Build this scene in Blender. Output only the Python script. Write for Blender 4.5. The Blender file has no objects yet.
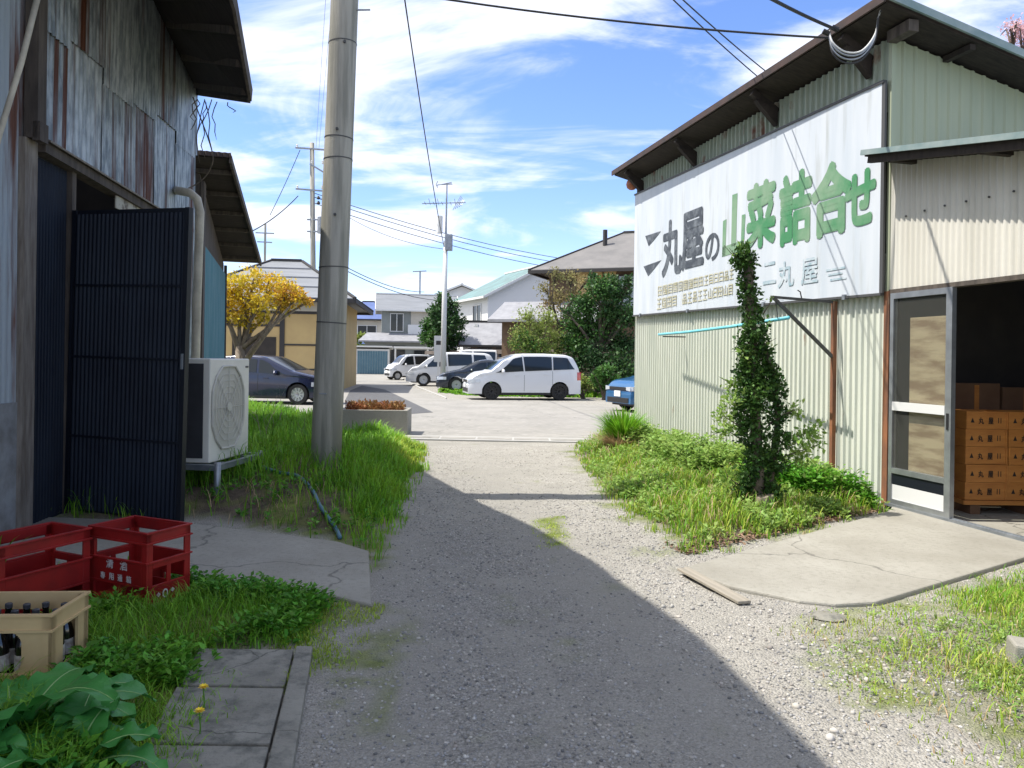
import bpy, bmesh, math, random
import numpy as np
from mathutils import Vector, Matrix, Euler
random.seed(7); RNG = np.random.default_rng(7)
R = math.radians
SC = bpy.context.scene
COL = SC.collection

# ------------------------------------------------------------------ camera, sky, sun, exposure
F = 760.0; CAMZ = 1.55; ROLL = 0.014; HY = 358.0
cam_d = bpy.data.cameras.new('camera'); cam = bpy.data.objects.new('camera', cam_d); COL.objects.link(cam)
cam.matrix_world = Matrix.Translation((0, 0, CAMZ)) @ Euler((R(90), 0, 0)).to_matrix().to_4x4() @ Matrix.Rotation(ROLL, 4, 'Z')
cam_d.sensor_width = 36.0; cam_d.lens = 36.0 * F / 1024.0
cam_d.shift_y = -(384 - HY) / 1024.0
cam_d.clip_start = 0.05; cam_d.clip_end = 2000
SC.camera = cam

SUN_EL = R(60); SUN_AZ = R(-90)          # azimuth from +Y, negative = to the left
sd = Vector((math.sin(SUN_AZ) * math.cos(SUN_EL), math.cos(SUN_AZ) * math.cos(SUN_EL), math.sin(SUN_EL)))
sl = bpy.data.lights.new('sun', 'SUN'); sl.energy = 3.9; sl.angle = R(0.5); sl.color = (1.0, 0.95, 0.87)
so = bpy.data.objects.new('sun', sl); COL.objects.link(so); so.location = (-20, 15, 30)
so.rotation_euler = sd.to_track_quat('Z', 'Y').to_euler()

W = bpy.data.worlds.new('World'); SC.world = W; W.use_nodes = True
def build_world():
    nt = W.node_tree; N = nt.nodes; L = nt.links; N.clear()
    out = N.new('ShaderNodeOutputWorld'); bg = N.new('ShaderNodeBackground'); bg.inputs['Strength'].default_value = 0.15
    sky = N.new('ShaderNodeTexSky'); sky.sky_type = 'NISHITA'; sky.sun_disc = False
    sky.sun_elevation = SUN_EL; sky.sun_rotation = SUN_AZ; sky.air_density = 1.0; sky.dust_density = 0.2; sky.ozone_density = 3.5
    tc = N.new('ShaderNodeTexCoord'); sep = N.new('ShaderNodeSeparateXYZ'); L.new(tc.outputs['Generated'], sep.inputs[0])
    mz = N.new('ShaderNodeMath'); mz.operation = 'MAXIMUM'; L.new(sep.outputs['Z'], mz.inputs[0]); mz.inputs[1].default_value = 0.0
    az = N.new('ShaderNodeMath'); az.operation = 'ADD'; L.new(mz.outputs[0], az.inputs[0]); az.inputs[1].default_value = 0.22
    dv = N.new('ShaderNodeVectorMath'); dv.operation = 'DIVIDE'; L.new(tc.outputs['Generated'], dv.inputs[0])
    cb = N.new('ShaderNodeCombineXYZ')
    for i in range(3): L.new(az.outputs[0], cb.inputs[i])
    L.new(cb.outputs[0], dv.inputs[1])
    mp = N.new('ShaderNodeMapping'); mp.inputs['Rotation'].default_value = (0, 0, R(24)); mp.inputs['Scale'].default_value = (0.8, 1.25, 0.0)
    mp.inputs['Location'].default_value = (1.15, 0.35, 0)
    L.new(dv.outputs[0], mp.inputs[0])
    n1 = N.new('ShaderNodeTexNoise'); n1.inputs['Scale'].default_value = 1.35; n1.inputs['Detail'].default_value = 9; n1.inputs['Roughness'].default_value = 0.56; n1.inputs['Distortion'].default_value = 0.7
    L.new(mp.outputs[0], n1.inputs['Vector'])
    mp2 = N.new('ShaderNodeMapping'); mp2.inputs['Rotation'].default_value = (0, 0, R(35)); mp2.inputs['Scale'].default_value = (0.55, 1.5, 0.0); L.new(dv.outputs[0], mp2.inputs[0])
    n2 = N.new('ShaderNodeTexNoise'); n2.inputs['Scale'].default_value = 2.6; n2.inputs['Detail'].default_value = 8; n2.inputs['Roughness'].default_value = 0.6; n2.inputs['Distortion'].default_value = 0.9
    L.new(mp2.outputs[0], n2.inputs['Vector'])
    mx = N.new('ShaderNodeMath'); mx.operation = 'MULTIPLY_ADD'; L.new(n2.outputs[0], mx.inputs[0]); mx.inputs[1].default_value = 0.55; L.new(n1.outputs[0], mx.inputs[2])
    # more cloud on the left and high up
    gx = N.new('ShaderNodeMath'); gx.operation = 'MULTIPLY_ADD'; L.new(sep.outputs['X'], gx.inputs[0]); gx.inputs[1].default_value = -0.16; L.new(mx.outputs[0], gx.inputs[2])
    gz = N.new('ShaderNodeMath'); gz.operation = 'MULTIPLY_ADD'; L.new(sep.outputs['Z'], gz.inputs[0]); gz.inputs[1].default_value = 0.30; L.new(gx.outputs[0], gz.inputs[2])
    rp = N.new('ShaderNodeValToRGB'); rp.color_ramp.interpolation = 'EASE'
    rp.color_ramp.elements[0].position = 0.80; rp.color_ramp.elements[0].color = (0, 0, 0, 1)
    rp.color_ramp.elements[1].position = 1.08; rp.color_ramp.elements[1].color = (1, 1, 1, 1)
    L.new(gz.outputs[0], rp.inputs[0])
    cf = N.new('ShaderNodeMath'); cf.operation = 'MULTIPLY'; L.new(rp.outputs[0], cf.inputs[0]); cf.inputs[1].default_value = 0.86
    hs = N.new('ShaderNodeHueSaturation'); hs.inputs['Saturation'].default_value = 1.12; hs.inputs['Value'].default_value = 1.0; tint = N.new('ShaderNodeMix'); tint.data_type = 'RGBA'; tint.blend_type = 'MULTIPLY'; tint.inputs[0].default_value = 1.0; tint.inputs[7].default_value = (0.92, 0.84, 0.93, 1); L.new(sky.outputs[0], tint.inputs[6]); L.new(tint.outputs[2], hs.inputs['Color'])
    mixc = N.new('ShaderNodeMix'); mixc.data_type = 'RGBA'; mixc.inputs[7].default_value = (4.5, 4.65, 5.1, 1)
    L.new(cf.outputs[0], mixc.inputs[0]); L.new(hs.outputs[0], mixc.inputs[6])
    L.new(mixc.outputs[2], bg.inputs['Color']); L.new(bg.outputs[0], out.inputs['Surface'])
build_world()
SC.view_settings.view_transform = 'Standard'; SC.view_settings.look = 'None'; SC.view_settings.gamma = 1
SC.view_settings.exposure = 0.90; SC.view_settings.use_curve_mapping = False
SC.render.engine = 'CYCLES'
try:
    SC.cycles.max_bounces = 8; SC.cycles.transparent_max_bounces = 8
except Exception: pass

# ------------------------------------------------------------------ surveying helpers: a bearing and a distance give a real place
def lvl(px, py):
    u = px - 512; v = HY - py
    return (u * math.cos(ROLL) - v * math.sin(ROLL), u * math.sin(ROLL) + v * math.cos(ROLL))
def G(px, py):
    u, v = lvl(px, py); d = CAMZ * F / (-v)
    return (u / F * d, d)
def P(px, py, d):
    u, v = lvl(px, py)
    return Vector((u / F * d, d, CAMZ + v / F * d))

# ------------------------------------------------------------------ materials
MATS = {}
def mat(name, col, rough=0.8, metal=0.0, col2=None, scale=3.0, lo=0.35, hi=0.65, stretch=(1, 1, 1), bump=0.0, bscale=40, island=0.0, spec=0.5, alpha=None, trans=0.0, col3=None, scale3=1.0, lo3=0.5, hi3=0.7, stretch3=(1, 1, 1), detail=6, sub=0.0, bstretch=None, emit=None, coat=0.0):
    m = bpy.data.materials.new(name); m.use_nodes = True; nt = m.node_tree; N = nt.nodes; L = nt.links
    b = N['Principled BSDF']; b.inputs['Roughness'].default_value = rough; b.inputs['Metallic'].default_value = metal
    b.inputs['Specular IOR Level'].default_value = spec; b.inputs['Base Color'].default_value = (*col, 1)
    if coat: b.inputs['Coat Weight'].default_value = coat; b.inputs['Coat Roughness'].default_value = 0.05
    tc = N.new('ShaderNodeTexCoord')
    def noise(sc, st, det=detail):
        mp = N.new('ShaderNodeMapping'); mp.inputs['Scale'].default_value = st; L.new(tc.outputs['Object'], mp.inputs[0])
        n = N.new('ShaderNodeTexNoise'); n.inputs['Scale'].default_value = sc; n.inputs['Detail'].default_value = det; n.inputs['Roughness'].default_value = 0.6
        L.new(mp.outputs[0], n.inputs['Vector']); return n
    last = None
    def mixin(src_fac, l, h, c, last):
        r = N.new('ShaderNodeValToRGB'); r.color_ramp.elements[0].position = l; r.color_ramp.elements[1].position = h; L.new(src_fac, r.inputs[0])
        x = N.new('ShaderNodeMix'); x.data_type = 'RGBA'; L.new(r.outputs[0], x.inputs[0])
        if last is None: x.inputs[6].default_value = (*col, 1)
        else: L.new(last, x.inputs[6])
        x.inputs[7].default_value = (*c, 1); return x.outputs[2]
    if col2 is not None: last = mixin(noise(scale, stretch).outputs[0], lo, hi, col2, last)
    if col3 is not None: last = mixin(noise(scale3, stretch3).outputs[0], lo3, hi3, col3, last)
    if island:
        g = N.new('ShaderNodeNewGeometry'); hs = N.new('ShaderNodeHueSaturation')
        ma = N.new('ShaderNodeMapRange'); ma.inputs[3].default_value = 1 - island; ma.inputs[4].default_value = 1 + island
        L.new(g.outputs['Random Per Island'], ma.inputs[0]); L.new(ma.outputs[0], hs.inputs['Value'])
        wn = N.new('ShaderNodeTexWhiteNoise'); wn.noise_dimensions = '1D'; L.new(g.outputs['Random Per Island'], wn.inputs['W'])
        mb_ = N.new('ShaderNodeMapRange'); mb_.inputs[3].default_value = 0.485; mb_.inputs[4].default_value = 0.515; L.new(wn.outputs['Value'], mb_.inputs[0]); L.new(mb_.outputs[0], hs.inputs['Hue'])
        if last is None: hs.inputs['Color'].default_value = (*col, 1)
        else: L.new(last, hs.inputs['Color'])
        last = hs.outputs[0]
    if last is not None: L.new(last, b.inputs['Base Color'])
    if bump:
        n = noise(bscale, bstretch or (1, 1, 1), 8); bp = N.new('ShaderNodeBump'); bp.inputs['Strength'].default_value = bump; bp.inputs['Distance'].default_value = 0.01
        L.new(n.outputs[0], bp.inputs['Height']); L.new(bp.outputs[0], b.inputs['Normal'])
    if trans:
        t = N.new('ShaderNodeBsdfTranslucent'); mxs = N.new('ShaderNodeMixShader'); mxs.inputs[0].default_value = trans
        if last is not None: L.new(last, t.inputs[0])
        else: t.inputs[0].default_value = (*col, 1)
        L.new(b.outputs[0], mxs.inputs[1]); L.new(t.outputs[0], mxs.inputs[2]); L.new(mxs.outputs[0], N['Material Output'].inputs['Surface'])
    if alpha is not None: b.inputs['Alpha'].default_value = alpha
    MATS[name] = m; return m

def glassmat(name, col=(0.02, 0.03, 0.035), rough=0.06):
    return mat(name, col, rough=rough, spec=0.9, coat=0.5)

M = {}
def galv(nm, a, b, lo3, sx): return mat(nm, a, 0.5, 0.3, col2=b, scale=6, lo=0.40, hi=0.60, stretch=(2.5, 2.5, 0.5), col3=(0.10, 0.034, 0.016), scale3=1.0, lo3=lo3, hi3=lo3 + .13, stretch3=(sx * 1.5, sx * 1.5, 0.22), bump=0.5, bscale=16, bstretch=(1, 1, .5))
M['galv'] = galv('galvanised_iron', (0.20, 0.235, 0.255), (0.44, 0.485, 0.50), .53, 3.5)
M['galv2'] = galv('pale_galvanised_iron', (0.26, 0.295, 0.315), (0.51, 0.55, 0.56), .57, 4.5)
M['galv3'] = galv('rust_streaked_iron', (0.18, 0.21, 0.225), (0.40, 0.435, 0.445), .46, 4.0)
M['rusty'] = mat('rusty_galvanised_iron', (0.12, 0.05, 0.03), 0.75, 0.2, col2=(0.33, 0.37, 0.385), scale=1.5, lo=0.36, hi=0.50, stretch=(4, 4, 0.25), bump=0.3, bscale=20)
M['dkwood'] = mat('weathered_dark_wood', (0.045, 0.036, 0.03), 0.9, col2=(0.10, 0.082, 0.066), scale=5, stretch=(3, 3, 0.4), bump=0.4, bscale=30)
M['greywood'] = mat('grey_weathered_wood', (0.14, 0.115, 0.09), 0.9, col2=(0.26, 0.23, 0.19), scale=6, stretch=(4, 4, 0.5), bump=0.4, bscale=30)
M['bluecorr'] = mat('navy_corrugated_iron', (0.004, 0.007, 0.015), 0.55, 0.0, col2=(0.010, 0.016, 0.027), scale=3, stretch=(1, 1, 0.4), spec=0.25, bump=0.15)
M['bluetrim'] = mat('navy_door_trim', (0.004, 0.006, 0.012), 0.5)
M['palewood'] = mat('peeling_pale_board', (0.40, 0.38, 0.32), 0.9, col2=(0.12, 0.10, 0.08), scale=9, lo=0.5, hi=0.62, bump=0.3)
M['whiteboard'] = mat('chalky_grey_board', (0.30, 0.31, 0.31), 0.9, col2=(0.17, 0.165, 0.155), scale=4, bump=0.3)
M['teal'] = mat('teal_wall_sheet', (0.06, 0.19, 0.23), 0.6, col2=(0.12, 0.25, 0.28), scale=3, stretch=(1, 1, .3))
M['duct'] = mat('beige_duct_cover', (0.55, 0.50, 0.38), 0.6, col2=(0.38, 0.34, 0.26), scale=5)
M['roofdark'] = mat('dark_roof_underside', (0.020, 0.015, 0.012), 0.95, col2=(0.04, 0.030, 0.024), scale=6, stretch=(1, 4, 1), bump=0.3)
M['roofsheet'] = mat('oxidised_roof_sheet', (0.035, 0.027, 0.024), 0.7, 0.2, col2=(0.07, 0.04, 0.032), scale=4)
M['greencorr'] = mat('pale_green_corrugated_iron', (0.63, 0.645, 0.56), 0.55, 0.0, col2=(0.54, 0.565, 0.49), scale=2.5, stretch=(1, 3, 0.3), col3=(0.30, 0.17, 0.09), scale3=2.2, lo3=0.70, hi3=0.76, stretch3=(1, 1, .35), bump=0.1)
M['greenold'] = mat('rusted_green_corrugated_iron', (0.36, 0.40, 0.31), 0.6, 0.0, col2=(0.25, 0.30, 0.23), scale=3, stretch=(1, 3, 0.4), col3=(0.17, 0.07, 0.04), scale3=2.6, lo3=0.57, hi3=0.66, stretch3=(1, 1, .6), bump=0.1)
M['greenend'] = mat('sage_green_corrugated_iron', (0.36, 0.39, 0.27), 0.55, 0.0, col2=(0.30, 0.34, 0.24), scale=1.6, stretch=(2, 1, 0.3))
M['whitecorr'] = mat('cream_corrugated_iron', (0.62, 0.60, 0.53), 0.55, 0.0, col2=(0.54, 0.52, 0.45), scale=2, stretch=(1, 3, 0.25), bump=0.05)
M['roofgreen'] = mat('grey_green_roof_edge', (0.17, 0.24, 0.23), 0.5, 0.2, col2=(0.28, 0.33, 0.31), scale=4)
M['rustpost'] = mat('rusty_steel_post', (0.30, 0.12, 0.05), 0.85, 0.1, col2=(0.12, 0.06, 0.04), scale=6, stretch=(1, 1, .3), col3=(0.45, 0.40, 0.28), scale3=3, lo3=.55, hi3=.66, stretch3=(1, 1, .3))
M['banner'] = mat('white_sign_sheet', (0.56, 0.59, 0.62), 0.6, col2=(0.47, 0.515, 0.56), scale=1.2, stretch=(1, 3, 0.35), col3=(0.36, 0.38, 0.37), scale3=1.3, lo3=.56, hi3=.80, stretch3=(1, 5, .5), bump=0.6, bscale=1.6, bstretch=(1, 3, .5))
M['signframe'] = mat('dark_sign_frame', (0.06, 0.06, 0.06), 0.6)
M['inkblack'] = mat('faded_black_paint', (0.045, 0.055, 0.07), 0.7, col2=(0.16, 0.18, 0.20), scale=7, lo=.45, hi=.7)
M['inkgreen'] = mat('faded_green_paint', (0.045, 0.21, 0.085), 0.7, col2=(0.19, 0.30, 0.19), scale=1.4, lo=.38, hi=.6)
M['inkblue'] = mat('faded_blue_grey_paint', (0.22, 0.33, 0.38), 0.7, col2=(0.5, 0.55, 0.58), scale=9)
M['inkgold'] = mat('faded_gold_paint', (0.40, 0.37, 0.22), 0.7, col2=(0.54, 0.53, 0.44), scale=9)
M['alu'] = mat('brushed_aluminium', (0.42, 0.44, 0.45), 0.4, 0.7, col2=(0.3, 0.31, 0.32), scale=5)
M['ply'] = mat('plywood_panel', (0.52, 0.40, 0.26), 0.55, col2=(0.27, 0.17, 0.10), scale=2.4, lo=.42, hi=.6, stretch=(1, .6, 3), spec=.6)
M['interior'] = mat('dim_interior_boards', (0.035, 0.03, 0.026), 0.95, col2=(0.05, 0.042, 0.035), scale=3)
M['concrete'] = mat('worn_concrete', (0.25, 0.235, 0.195), 0.9, col2=(0.33, 0.315, 0.27), scale=1.1, col3=(0.20, 0.19, 0.155), scale3=26, lo3=.5, hi3=.85, bump=0.6, bscale=110, detail=10)
M['concdark'] = mat('aged_grey_concrete', (0.19, 0.18, 0.15), 0.92, col2=(0.26, 0.25, 0.21), scale=4, col3=(0.10, 0.10, 0.085), scale3=11, lo3=.48, hi3=.7, bump=0.7, bscale=60)
M['pole'] = mat('utility_pole_concrete', (0.36, 0.345, 0.295), 0.85, col2=(0.22, 0.215, 0.18), scale=2.0, lo=.42, hi=.60, stretch=(5, 5, .35), bump=0.3, bscale=60)
M['steel'] = mat('galvanised_steel', (0.32, 0.34, 0.36), 0.45, 0.6, col2=(0.22, 0.24, 0.26), scale=8)
M['black'] = mat('black_rubber', (0.012, 0.012, 0.013), 0.6)
M['cable'] = mat('black_cable', (0.02, 0.02, 0.022), 0.6)
M['bluepole'] = mat('light_blue_plastic', (0.12, 0.50, 0.60), 0.5, col2=(0.2, 0.55, 0.62), scale=6)
M['hose'] = mat('blue_grey_hose', (0.05, 0.13, 0.19), 0.5, col2=(0.09, 0.19, 0.26), scale=6)
M['hosedark'] = mat('dusty_dark_pipe', (0.10, 0.095, 0.09), 0.8, col2=(0.19, 0.18, 0.16), scale=9)
M['acwhite'] = mat('ivory_enamel', (0.74, 0.72, 0.63), 0.45, col2=(0.66, 0.64, 0.56), scale=2)
M['acgrille'] = mat('grey_ivory_grille', (0.50, 0.485, 0.42), 0.5)
M['acside'] = mat('dark_condenser_fins', (0.03, 0.032, 0.035), 0.6, col2=(0.05, 0.05, 0.055), scale=3)
M['crateR'] = mat('faded_red_plastic', (0.28, 0.011, 0.010), 0.42, col2=(0.17, 0.008, 0.008), lo=.4, hi=.7, scale=5, spec=.45, bump=.08)
M['crateB'] = mat('beige_plastic', (0.55, 0.40, 0.20), 0.45, col2=(0.48, 0.33, 0.16), scale=5, bump=.08)
M['ink'] = mat('white_stencil_paint', (0.62, 0.60, 0.58), 0.7, col2=(0.38, 0.25, 0.24), scale=30, lo=.45, hi=.7)
M['bottle'] = mat('dark_bottle_glass', (0.010, 0.008, 0.006), 0.08, spec=.8)
M['bottlecap'] = mat('bottle_cap', (0.05, 0.05, 0.055), 0.4)
M['label'] = mat('torn_paper_label', (0.55, 0.52, 0.45), 0.8, col2=(0.25, 0.2, 0.16), scale=30)
M['woodbox'] = mat('varnished_wooden_box', (0.50, 0.21, 0.045), 0.6, col2=(0.38, 0.14, 0.03), scale=4, stretch=(.6, 1, 4), bump=.2)
M['cardbox'] = mat('brown_carton', (0.16, 0.085, 0.045), 0.8, col2=(0.12, 0.06, 0.03), scale=3)
M['boxink'] = mat('black_stamp_ink', (0.02, 0.015, 0.012), 0.8)
M['plank'] = mat('bleached_plank', (0.34, 0.30, 0.24), 0.85, col2=(0.22, 0.20, 0.16), scale=3, stretch=(.5, 9, 1), bump=.3)
M['bark'] = mat('grey_brown_bark', (0.14, 0.11, 0.08), 0.9, col2=(0.07, 0.055, 0.04), scale=12, stretch=(1, 1, .4), bump=.5, bscale=25)
M['barklight'] = mat('pale_stump_bark', (0.30, 0.25, 0.19), 0.9, col2=(0.14, 0.11, 0.08), scale=12, stretch=(1, 1, .4), bump=.5, bscale=25)
def leaf(name, c, c2, isl=.35, tr=.35, sc=1.2): return mat(name, c, 0.55, col2=c2, scale=sc, island=isl, trans=tr, spec=.35)
M['grass'] = leaf('fresh_grass', (0.12, 0.30, 0.018), (0.22, 0.41, 0.03), .4, .4)
M['grassy'] = leaf('yellow_green_grass', (0.27, 0.40, 0.035), (0.38, 0.46, 0.06), .35, .4)
M['weed'] = leaf('weed_leaf', (0.08, 0.26, 0.022), (0.14, 0.34, 0.03), .4, .35, 2)
M['weedlight'] = leaf('young_weed_leaf', (0.20, 0.34, 0.06), (0.30, 0.42, 0.11), .35, .4, 2)
M['straw'] = leaf('dry_grass', (0.42, 0.31, 0.17), (0.30, 0.21, 0.11), .3, .2, 2)
M['ivy'] = leaf('ivy_leaf', (0.022, 0.065, 0.013), (0.075, 0.16, 0.028), .55, .25, 4.0)
M['dock'] = mat('dock_leaf', (0.045, 0.22, 0.035), 0.42, col2=(0.07, 0.28, 0.055), scale=5, trans=.25, bump=.6, bscale=16, spec=.5)
M['dockrib'] = mat('dock_leaf_rib', (0.22, 0.36, 0.12), 0.5)
M['yellowleaf'] = leaf('yellow_spring_leaf', (0.75, 0.46, 0.02), (0.60, 0.52, 0.05), .3, .4, 1.0)
M['orangeleaf'] = leaf('orange_spring_leaf', (0.55, 0.26, 0.06), (0.62, 0.42, 0.05), .3, .4, 1.0)
M['darkleaf'] = leaf('dark_evergreen_leaf', (0.022, 0.062, 0.018), (0.05, 0.12, 0.025), .5, .2, .7)
M['midleaf'] = leaf('mid_green_leaf', (0.045, 0.13, 0.025), (0.09, 0.20, 0.035), .45, .3, .7)
M['limeleaf'] = leaf('lime_spring_leaf', (0.20, 0.30, 0.06), (0.30, 0.33, 0.09), .35, .4, .7)
M['bronzeleaf'] = leaf('bronze_bud', (0.33, 0.23, 0.10), (0.22, 0.24, 0.09), .35, .4, .7)
M['pinkleaf'] = leaf('pale_pink_blossom', (0.75, 0.50, 0.52), (0.62, 0.38, 0.40), .2, .4, .7)
M['redleaf'] = leaf('red_brown_foliage', (0.32, 0.10, 0.04), (0.25, 0.18, 0.06), .4, .3, 3)
M['petal'] = mat('dandelion_yellow', (0.85, 0.60, 0.02), .7)
M['deadleaf'] = leaf('dead_leaf', (0.26, 0.17, 0.11), (0.15, 0.095, 0.06), .4, .1, 2)
M['white'] = mat('white_wall_render', (0.66, 0.66, 0.64), .8, col2=(0.68, 0.68, 0.66), scale=1)
M['greywall'] = mat('grey_wall_render', (0.23, 0.25, 0.235), .85, col2=(0.19, 0.205, 0.195), scale=1)
M['creamwall'] = mat('cream_wall_render', (0.52, 0.48, 0.40), .85, col2=(0.45, 0.42, 0.35), scale=1)
M['yellowwall'] = mat('ochre_yellow_render', (0.54, 0.39, 0.17), .8, col2=(0.48, 0.34, 0.15), scale=1.2)
M['brownwall'] = mat('brown_timber_cladding', (0.16, 0.10, 0.055), .8, col2=(0.10, 0.065, 0.04), scale=2)
M['roofgrey'] = mat('grey_roof_tiles', (0.22, 0.22, 0.23), .55, col2=(0.30, 0.30, 0.31), scale=2, bump=.4, bscale=5, bstretch=(.3, 4, 4))
M['roofsilver'] = mat('silver_grey_sheet_roof', (0.22, 0.23, 0.245), .6, .1, col2=(0.17, 0.18, 0.19), scale=1.2, stretch=(.5, 3, 3))
M['roofteal'] = mat('verdigris_roof', (0.14, 0.19, 0.19), .85, spec=.2, col2=(0.17, 0.27, 0.27), scale=1)
M['roofblue'] = mat('bright_blue_tiles', (0.06, 0.10, 0.26), .6, col2=(0.08, 0.13, 0.30), scale=1)
M['roofbrown'] = mat('grey_brown_roof', (0.13, 0.125, 0.12), .7, col2=(0.18, 0.17, 0.16), scale=1)
M['trim'] = mat('dark_house_trim', (0.035, 0.032, 0.03), .7)
M['wtrim'] = mat('pale_house_trim', (0.62, 0.62, 0.60), .6)
M['fence'] = mat('brown_fence_rail', (0.11, 0.09, 0.075), .8, col2=(0.16, 0.13, 0.11), scale=4)
M['garageblue'] = mat('slate_blue_shutter', (0.07, 0.15, 0.20), .5, col2=(0.09, 0.18, 0.23), scale=2)
M['glass'] = mat('window_glass', (0.015, 0.02, 0.024), .08, spec=.5)
M['glasspale'] = mat('curtained_window_glass', (0.30, 0.34, 0.36), .1, spec=.8)
M['carwhite'] = mat('white_car_paint', (0.66, 0.67, 0.68), .28, spec=.5, coat=.6)
M['carblue'] = mat('bright_blue_car_paint', (0.02, 0.12, 0.28), .3, .3, coat=.7)
M['carnavy'] = mat('navy_car_paint', (0.006, 0.012, 0.045), .25, .2, coat=.7)
M['cardark'] = mat('charcoal_car_paint', (0.018, 0.025, 0.04), .25, .3, coat=.7)
M['plastic'] = mat('black_car_plastic', (0.015, 0.015, 0.016), .5)
M['tyre'] = mat('tyre_rubber', (0.014, 0.014, 0.014), .8)
M['rimsilver'] = mat('alloy_rim', (0.45, 0.46, 0.47), .35, .7)
M['rimblack'] = mat('black_alloy_rim', (0.03, 0.03, 0.032), .35, .4)
M['lens'] = mat('clear_lamp_lens', (0.50, 0.53, 0.56), .1, spec=.9, coat=1)
M['redlens'] = mat('red_lamp_lens', (0.45, 0.01, 0.01), .15, coat=1)
M['plate'] = mat('number_plate', (0.78, 0.79, 0.76), .5)
M['lamporange'] = mat('orange_brown_lamp', (0.33, 0.11, 0.05), .5)
M['asphalt'] = mat('dark_asphalt', (0.075, 0.075, 0.078), .9, col2=(0.10, 0.10, 0.10), scale=5, bump=.5, bscale=120)
M['roadconc'] = mat('pale_worn_road', (0.29, 0.275, 0.245), .9, col2=(0.235, 0.225, 0.20), scale=.8, col3=(0.34, 0.32, 0.29), scale3=5, lo3=.5, hi3=.75, bump=.5, bscale=90)
M['gutter'] = mat('pale_gutter_concrete', (0.38, 0.37, 0.34), .9, col2=(0.36, 0.35, 0.33), scale=4, bump=.3)
M['stonelight'] = mat('light_gravel_stone', (0.36, 0.35, 0.32), .85, island=.4, col2=(0.33, 0.30, 0.26), scale=6)
M['stonedark'] = mat('grey_gravel_stone', (0.20, 0.20, 0.20), .85, island=.5, col2=(0.28, 0.27, 0.25), scale=6)

def add_cracks(m, sc=.6, w=.008, col=(0.08, 0.075, 0.065)):
    nt = m.node_tree; N = nt.nodes; L = nt.links; b = N['Principled BSDF']; src = b.inputs['Base Color'].links[0].from_socket
    tc = N.new('ShaderNodeTexCoord'); n = N.new('ShaderNodeTexNoise'); n.inputs['Scale'].default_value = 2.5; n.inputs['Detail'].default_value = 8; L.new(tc.outputs['Object'], n.inputs['Vector'])
    va = N.new('ShaderNodeVectorMath'); va.operation = 'MULTIPLY_ADD'; L.new(n.outputs['Color'], va.inputs[0]); va.inputs[1].default_value = (.5, .5, .5); L.new(tc.outputs['Object'], va.inputs[2])
    v = N.new('ShaderNodeTexVoronoi'); v.feature = 'DISTANCE_TO_EDGE'; v.inputs['Scale'].default_value = sc; L.new(va.outputs[0], v.inputs['Vector'])
    r_ = N.new('ShaderNodeValToRGB'); r_.color_ramp.elements[0].position = w * .4; r_.color_ramp.elements[0].color = (.75, .75, .75, 1); r_.color_ramp.elements[1].position = w; r_.color_ramp.elements[1].color = (0, 0, 0, 1); L.new(v.outputs['Distance'], r_.inputs[0])
    x = N.new('ShaderNodeMix'); x.data_type = 'RGBA'; L.new(r_.outputs[0], x.inputs[0]); L.new(src, x.inputs[6]); x.inputs[7].default_value = (*col, 1); L.new(x.outputs[2], b.inputs['Base Color'])
add_cracks(M['concrete'], .28, .0022); add_cracks(M['roadconc'], .25, .004, (0.12, 0.115, 0.10)); add_cracks(M['concdark'], 1.1, .008, (0.05, 0.05, 0.04))

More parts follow.
